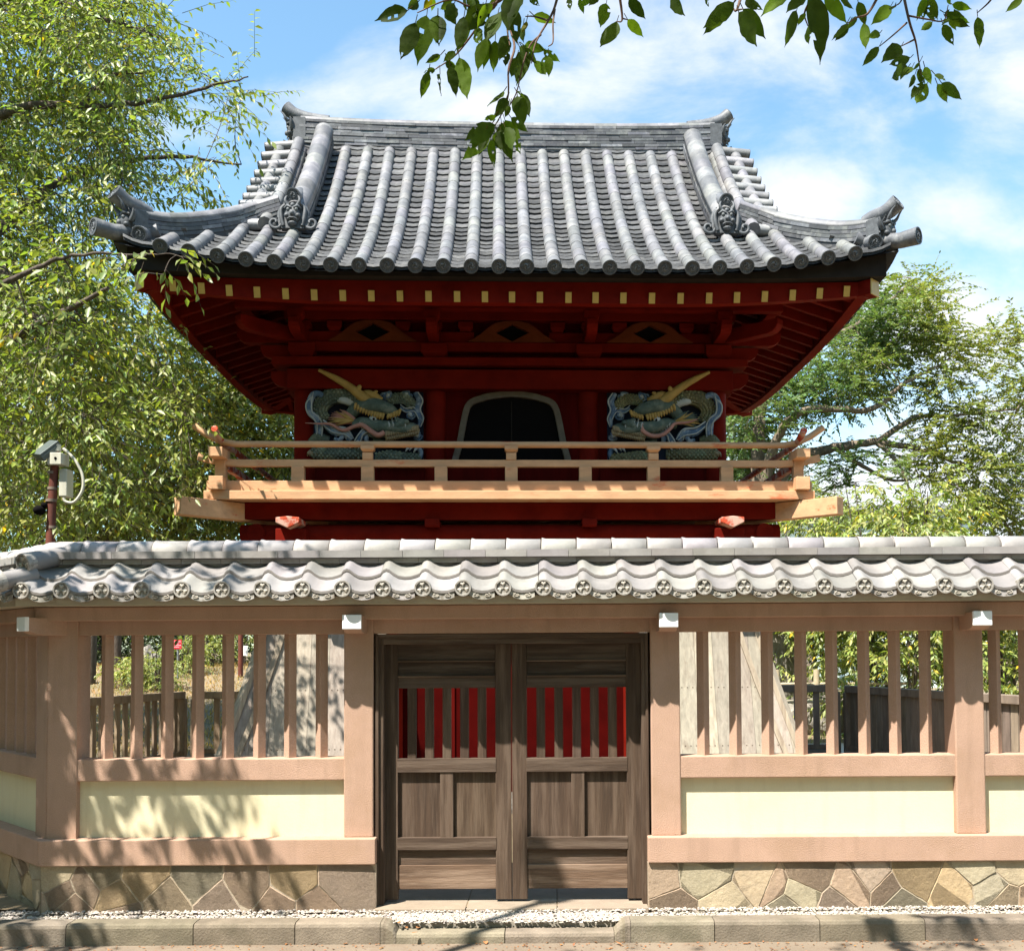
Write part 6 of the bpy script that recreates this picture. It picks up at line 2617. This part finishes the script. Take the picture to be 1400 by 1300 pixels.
TW_B2 = [[(930, -60), (960, 80), (985, 160), (998, 240), (1012, 312)], [(952, 88), (900, 135), (848, 178)], [(982, 152), (930, 178)], [(960, 62), (1030, 75), (1092, 80), (1110, 20)], [(1290, -40), (1270, 5), (1222, 50)], [(938, -25), (925, 12), (892, 30)]]
_r = random.Random(77)
for LV, cnt in ((LEAVES_A1, 12), (LEAVES_A2, 12), (LEAVES_B1, 4), (LEAVES_B2, 6)):
    for (a, b, a2, b2) in _r.sample([q for q in LV if q[1] < 260 or LV is LEAVES_A2], cnt):
        ja, jb = _r.uniform(-34, 34), _r.uniform(-22, 26)
        LV.append((a + ja * .5, b + jb * .5, a2 + ja + _r.uniform(-20, 20), b2 + jb))
lseed = [0]
M['twig_near'] = M['twig']


def spray(view, leaves, twigs, Y, seed):
    rg = random.Random(seed)
    ox, oy, k = view

    def w(a, b, Y_):
        return P(ox + a / k, oy + b / k, Y_) - NO
    q = MB()
    tops = []
    for tw in twigs:
        pts = bez([w(a, b, Y + .05 * math.sin(a * .01 + b * .013)) for a, b in tw], 5)
        r_0 = .0042 if tw[0][1] < -30 else .0026
        rr = [lerp(r_0, .0012, i / (len(pts) - 1)) for i in range(len(pts))]
        q.tube(pts, rr, 6)
        if tw[0][1] < -30:
            tops.append(pts[0])
    # carry the twig on up to its bough
    for t in tops:
        d, c, r = nearest_on(bough, t + NO)
        m_ = (t + (c - NO)) / 2 + Vector((0, 0, .18))
        q.tube(bez([t, m_, c - NO], 5), [.0042, .012], 6)
    root = q.build('branch', M['twig'], near)
    lf = MB()
    for (a, b, a2, b2) in leaves:
        lseed[0] += 1
        Yl = Y + rg.uniform(-.10, .10)
        p0 = w(a, b, Yl)
        p1 = w(a2, b2, Yl + rg.uniform(-.035, .035))
        d = p1 - p0
        L_ = d.length
        d.normalize()
        view_d = (p0 + NO - CAMLOC).normalized()
        up = (Vector((0, 0, 1)) * rg.uniform(.0, .4) - view_d * rg.uniform(.8, 1.3) * (1 if rg.random() < .5 else -1) + Vector((rg.gauss(0, .45), rg.gauss(0, .2), 0)))
        z = up - d * up.dot(d)
        z.normalize()
        x = d.cross(z)
        mt = Matrix((x, d, z)).transposed().to_4x4()
        mt.translation = p0
        vs, fs = leaf_single(L_, rg.uniform(.42, .54), None, lseed[0] * 7 + seed, holes=rg.random() < .45)
        g = rg.uniform(.7, 1.25)
        t = (g, g, g)
        q_ = rg.random()
        if q_ < .05:
            t = (3.4 * g, 1.9 * g, .7 * g)
        elif q_ < .42:
            t = (1.9 * g, 1.9 * g, 1.2 * g)  # sunlit glow of some leaves put into their tint
        lf.add([mt @ Vector(v) for v in vs], fs, t, True)
        # stalk
        lf.tube([p0 - d * .012 + Vector((0, 0, .006)), p0], .0011, 4, tint=(1.5, .7, .6), cap=False)
    lf.build('leaves', M['leaf_near'], root)


spray(VIEW_A, LEAVES_A1, TW_A1, 2.35, 1)
spray(VIEW_A, LEAVES_A2, TW_A2, 2.45, 2)
spray(VIEW_A, LEAVES_A3, TW_A3, 2.7, 3)
spray(VIEW_B, LEAVES_B1, TW_B1, 2.3, 4)
spray(VIEW_B, LEAVES_B2, TW_B2, 2.75, 5)

# -- the unseen rest of its crown, thickened over and behind the camera to cut fill; its shade dapples the ground and the left part of the wall
targets = [(85, 985, 7.0), (75, 1060, 7.0), (95, 1110, 7.0), (120, 1080, 7.06), (160, 1120, 7.06), (225, 1085, 7.06), (250, 1100, 7.06), (275, 1125, 7.06), (215, 1045, 7.0), (140, 1040, 7.0), (110, 1170, 7), (180, 1190, 7), (240, 1160, 7), (300, 1150, 7),
           (330, 1075, 7.06), (360, 1105, 7.06), (340, 1160, 6.95), (20, 990, 7.4), (30, 950, 7.4), (15, 1060, 7.5), (30, 1100, 7.3), (20, 1150, 7.3), (40, 1200, 7.2), (90, 1215, 7), (150, 1205, 7),
           (100, 750, 7.05), (150, 755, 7.05), (185, 745, 7.05), (240, 750, 7.05), (300, 752, 7.05), (350, 748, 7.05), (400, 750, 7.05), (120, 785, 6.85), (170, 790, 6.85), (220, 782, 6.85), (270, 790, 6.85), (320, 780, 6.85), (60, 790, 6.8), (20, 790, 7.1),
           (365, 990, 11.7), (385, 1000, 11.7), (345, 1000, 11.7), (395, 960, 11.75), (425, 1020, 11.7), (375, 1020, 11.7),
           (60, 1262, 6.6), (20, 1265, 6.6), (100, 1270, 6.5), (140, 1268, 6.6), (50, 1292, 6.2), (120, 1292, 6.2), (20, 1285, 6.4),
           (1218, 1265, 6.6), (1240, 1275, 6.5), (1265, 1262, 6.6), (1300, 1270, 6.6), (1330, 1262, 6.6), (1225, 1292, 6.2), (1280, 1292, 6.2), (1330, 1292, 6.2)]
for k_ in range(110):
    px_ = random.uniform(-25, 52)
    targets.append((px_, random.uniform(880, 1200), 7.0 + (55 - px_) * .0135, 1))
rg = random.Random(9)
cl = []
for (px, py, Y, *dense) in targets:
    p = P(px, py, Y)
    for h in [x * .25 for x in range(12, 48)]:
        q = p + TO_SUN * ((h - p.z) / TO_SUN.z)
        a, b = proj(q)
        if (b < -150 or a < -190) and h > 3.8:
            q += TO_SUN * rg.uniform(0, 1.0)
            cl.append((q.x, q.y, q.z, 0.26 if dense else .16, 2 if dense else 1))
            break
for k in range(620):  # unseen canopy, added to shade the road and cut fill light
    a = rg.uniform(-9.5, 7.5)
    y = rg.uniform(-9, 2.7)
    z = rg.uniform(4.6, 8.4) - .03 * (a * a * .3)
    z = max(z, 4.3)
    q = Vector((a, y, z))
    pa, pb_ = proj(q)
    if y > 0 and pb_ > -260:
        continue
    # keep the sun on the strip of ground that shows
    hit = q - TO_SUN * (q.z / TO_SUN.z)
    if hit.y > 5.75:
        continue
    cl.append((q.x, q.y, q.z, .55, 0))
for k in range(190):  # more unseen canopy, added to darken the ground by the side run
    q = Vector((rg.uniform(-11, -4.3), rg.uniform(2.2, 7.6), rg.uniform(4.4, 8.2)))
    pa, pb_ = proj(q)
    hit = q - TO_SUN * (q.z / TO_SUN.z)
    if (pa > -170 and pb_ > -170) or hit.x > -3.75:
        continue
    cl.append((q.x, q.y, q.z, .5, 0))
B, D, NR = [], [], []
br = list(bough)
for (x, y, z, r, tight) in sorted(cl, key=lambda c: nearest_on(bough, Vector(c[:3]))[0]):
    c = Vector((x, y, z))
    dd, q0, qr = nearest_on(br, c)
    if dd > .06:
        pts = bez([q0, q0.lerp(c, .5) + Vector((0, 0, .12 * dd)), c], 4)
        rr = [lerp(min(qr * .7, .006 + .008 * dd), .004, i / (len(pts) - 1)) for i in range(len(pts))]
        tb.tube([p - NO for p in pts], rr, 5, cap=False)
        br.append((pts[3:], rr[3:]))
    for t in range((15 if tight == 2 else 4) if tight else 8):
        dv = Vector((rg.gauss(0, 1), rg.gauss(0, 1), rg.gauss(-.2, .5))).normalized()
        Lt = (.26 if tight else .7) * rg.uniform(.6, 1.3)
        s0 = c + Vector((rg.gauss(0, r * .4), rg.gauss(0, r * .4), rg.gauss(0, r * .3)))
        for i in range(5 if tight else 9):
            p = s0 + dv * Lt * (i + 1) / 7
            ld = dv * .6 + Vector((rg.gauss(0, .6), rg.gauss(0, .6), -.7))
            if not tight:
                pass
            B.append(p - NO)
            D.append(ld)
            NR.append(Vector((rg.gauss(0, .5), rg.gauss(0, .5), 1)))
tb.build('trunk', M['bark'], near)
B, D, NR = (np.array([tuple(v) for v in a], dtype=np.float64) for a in (B, D, NR))
n = len(B)
leaf_mesh('crown', B, D, RG.uniform(.09, .15, n), RG.uniform(.42, .52, n), M['leaf'], tints_for(n, .7, 1.3, .01), near, nrm=NR, curl=.1)

# tall lamp just outside the picture; its shadow lies across the gravel and the foot of the gate
tip = P(742, 1196, 7.1)
lampp = tip + TO_SUN * ((7.4 - tip.z) / TO_SUN.z)
root = empty('street_lamp', 'tall slim street lamp with small round head before the wall', 'street lamp', (lampp.x, lampp.y, -.13))
q = MB()
q.tube([(0, 0, 0), (0, 0, 3), (0, 0, 7.35)], [.05, .045, .04], 12)
q.build('pole', M['steel'], root)
q = MB()
q.lathe([(.001, 7.72), (.07, 7.70), (.115, 7.62), (.12, 7.53), (.09, 7.42), (.045, 7.36)], Matrix(), 20, smooth=True)
q.build('lamp_head', M['greyplastic'], root)

# unseen woods, added behind and left of the camera to block sky fill
wm = []
wb_ = []
for k in range(26):
    a = lerp(-60, 60, (k + .5) / 26) + rg.uniform(-1.5, 1.5)
    y = -26 + rg.uniform(-4, 4) + abs(a) * .12
    hgt = rg.uniform(18, 23)
    for j in range(110):
        zf = rg.random()
        rad_ = 3.4 * math.sin(math.pi * min(1, .18 + zf * .8))
        an = rg.uniform(0, 6.28)
        wm.append((a + rad_ * math.cos(an) * rg.random() ** .4, y + rad_ * math.sin(an) * rg.random() ** .4, .4 + zf * hgt))
for k in range(1500):
    wm.append((rg.uniform(-15, -10.4), rg.uniform(-14, 8.5), .3 + 6.5 * rg.random()))
wm = np.array(wm)
rep = 14
bb = np.repeat(wm, rep, axis=0) + RG.normal(size=(len(wm) * rep, 3)) * .7
g = leaf_mesh('unseen_woods', bb, RG.normal(size=bb.shape), RG.uniform(.5, .9, len(bb)), RG.uniform(.5, .8, len(bb)), M['leaf_far'], tints_for(len(bb), .6, 1.2, 0))
struct(g, 'stuff')
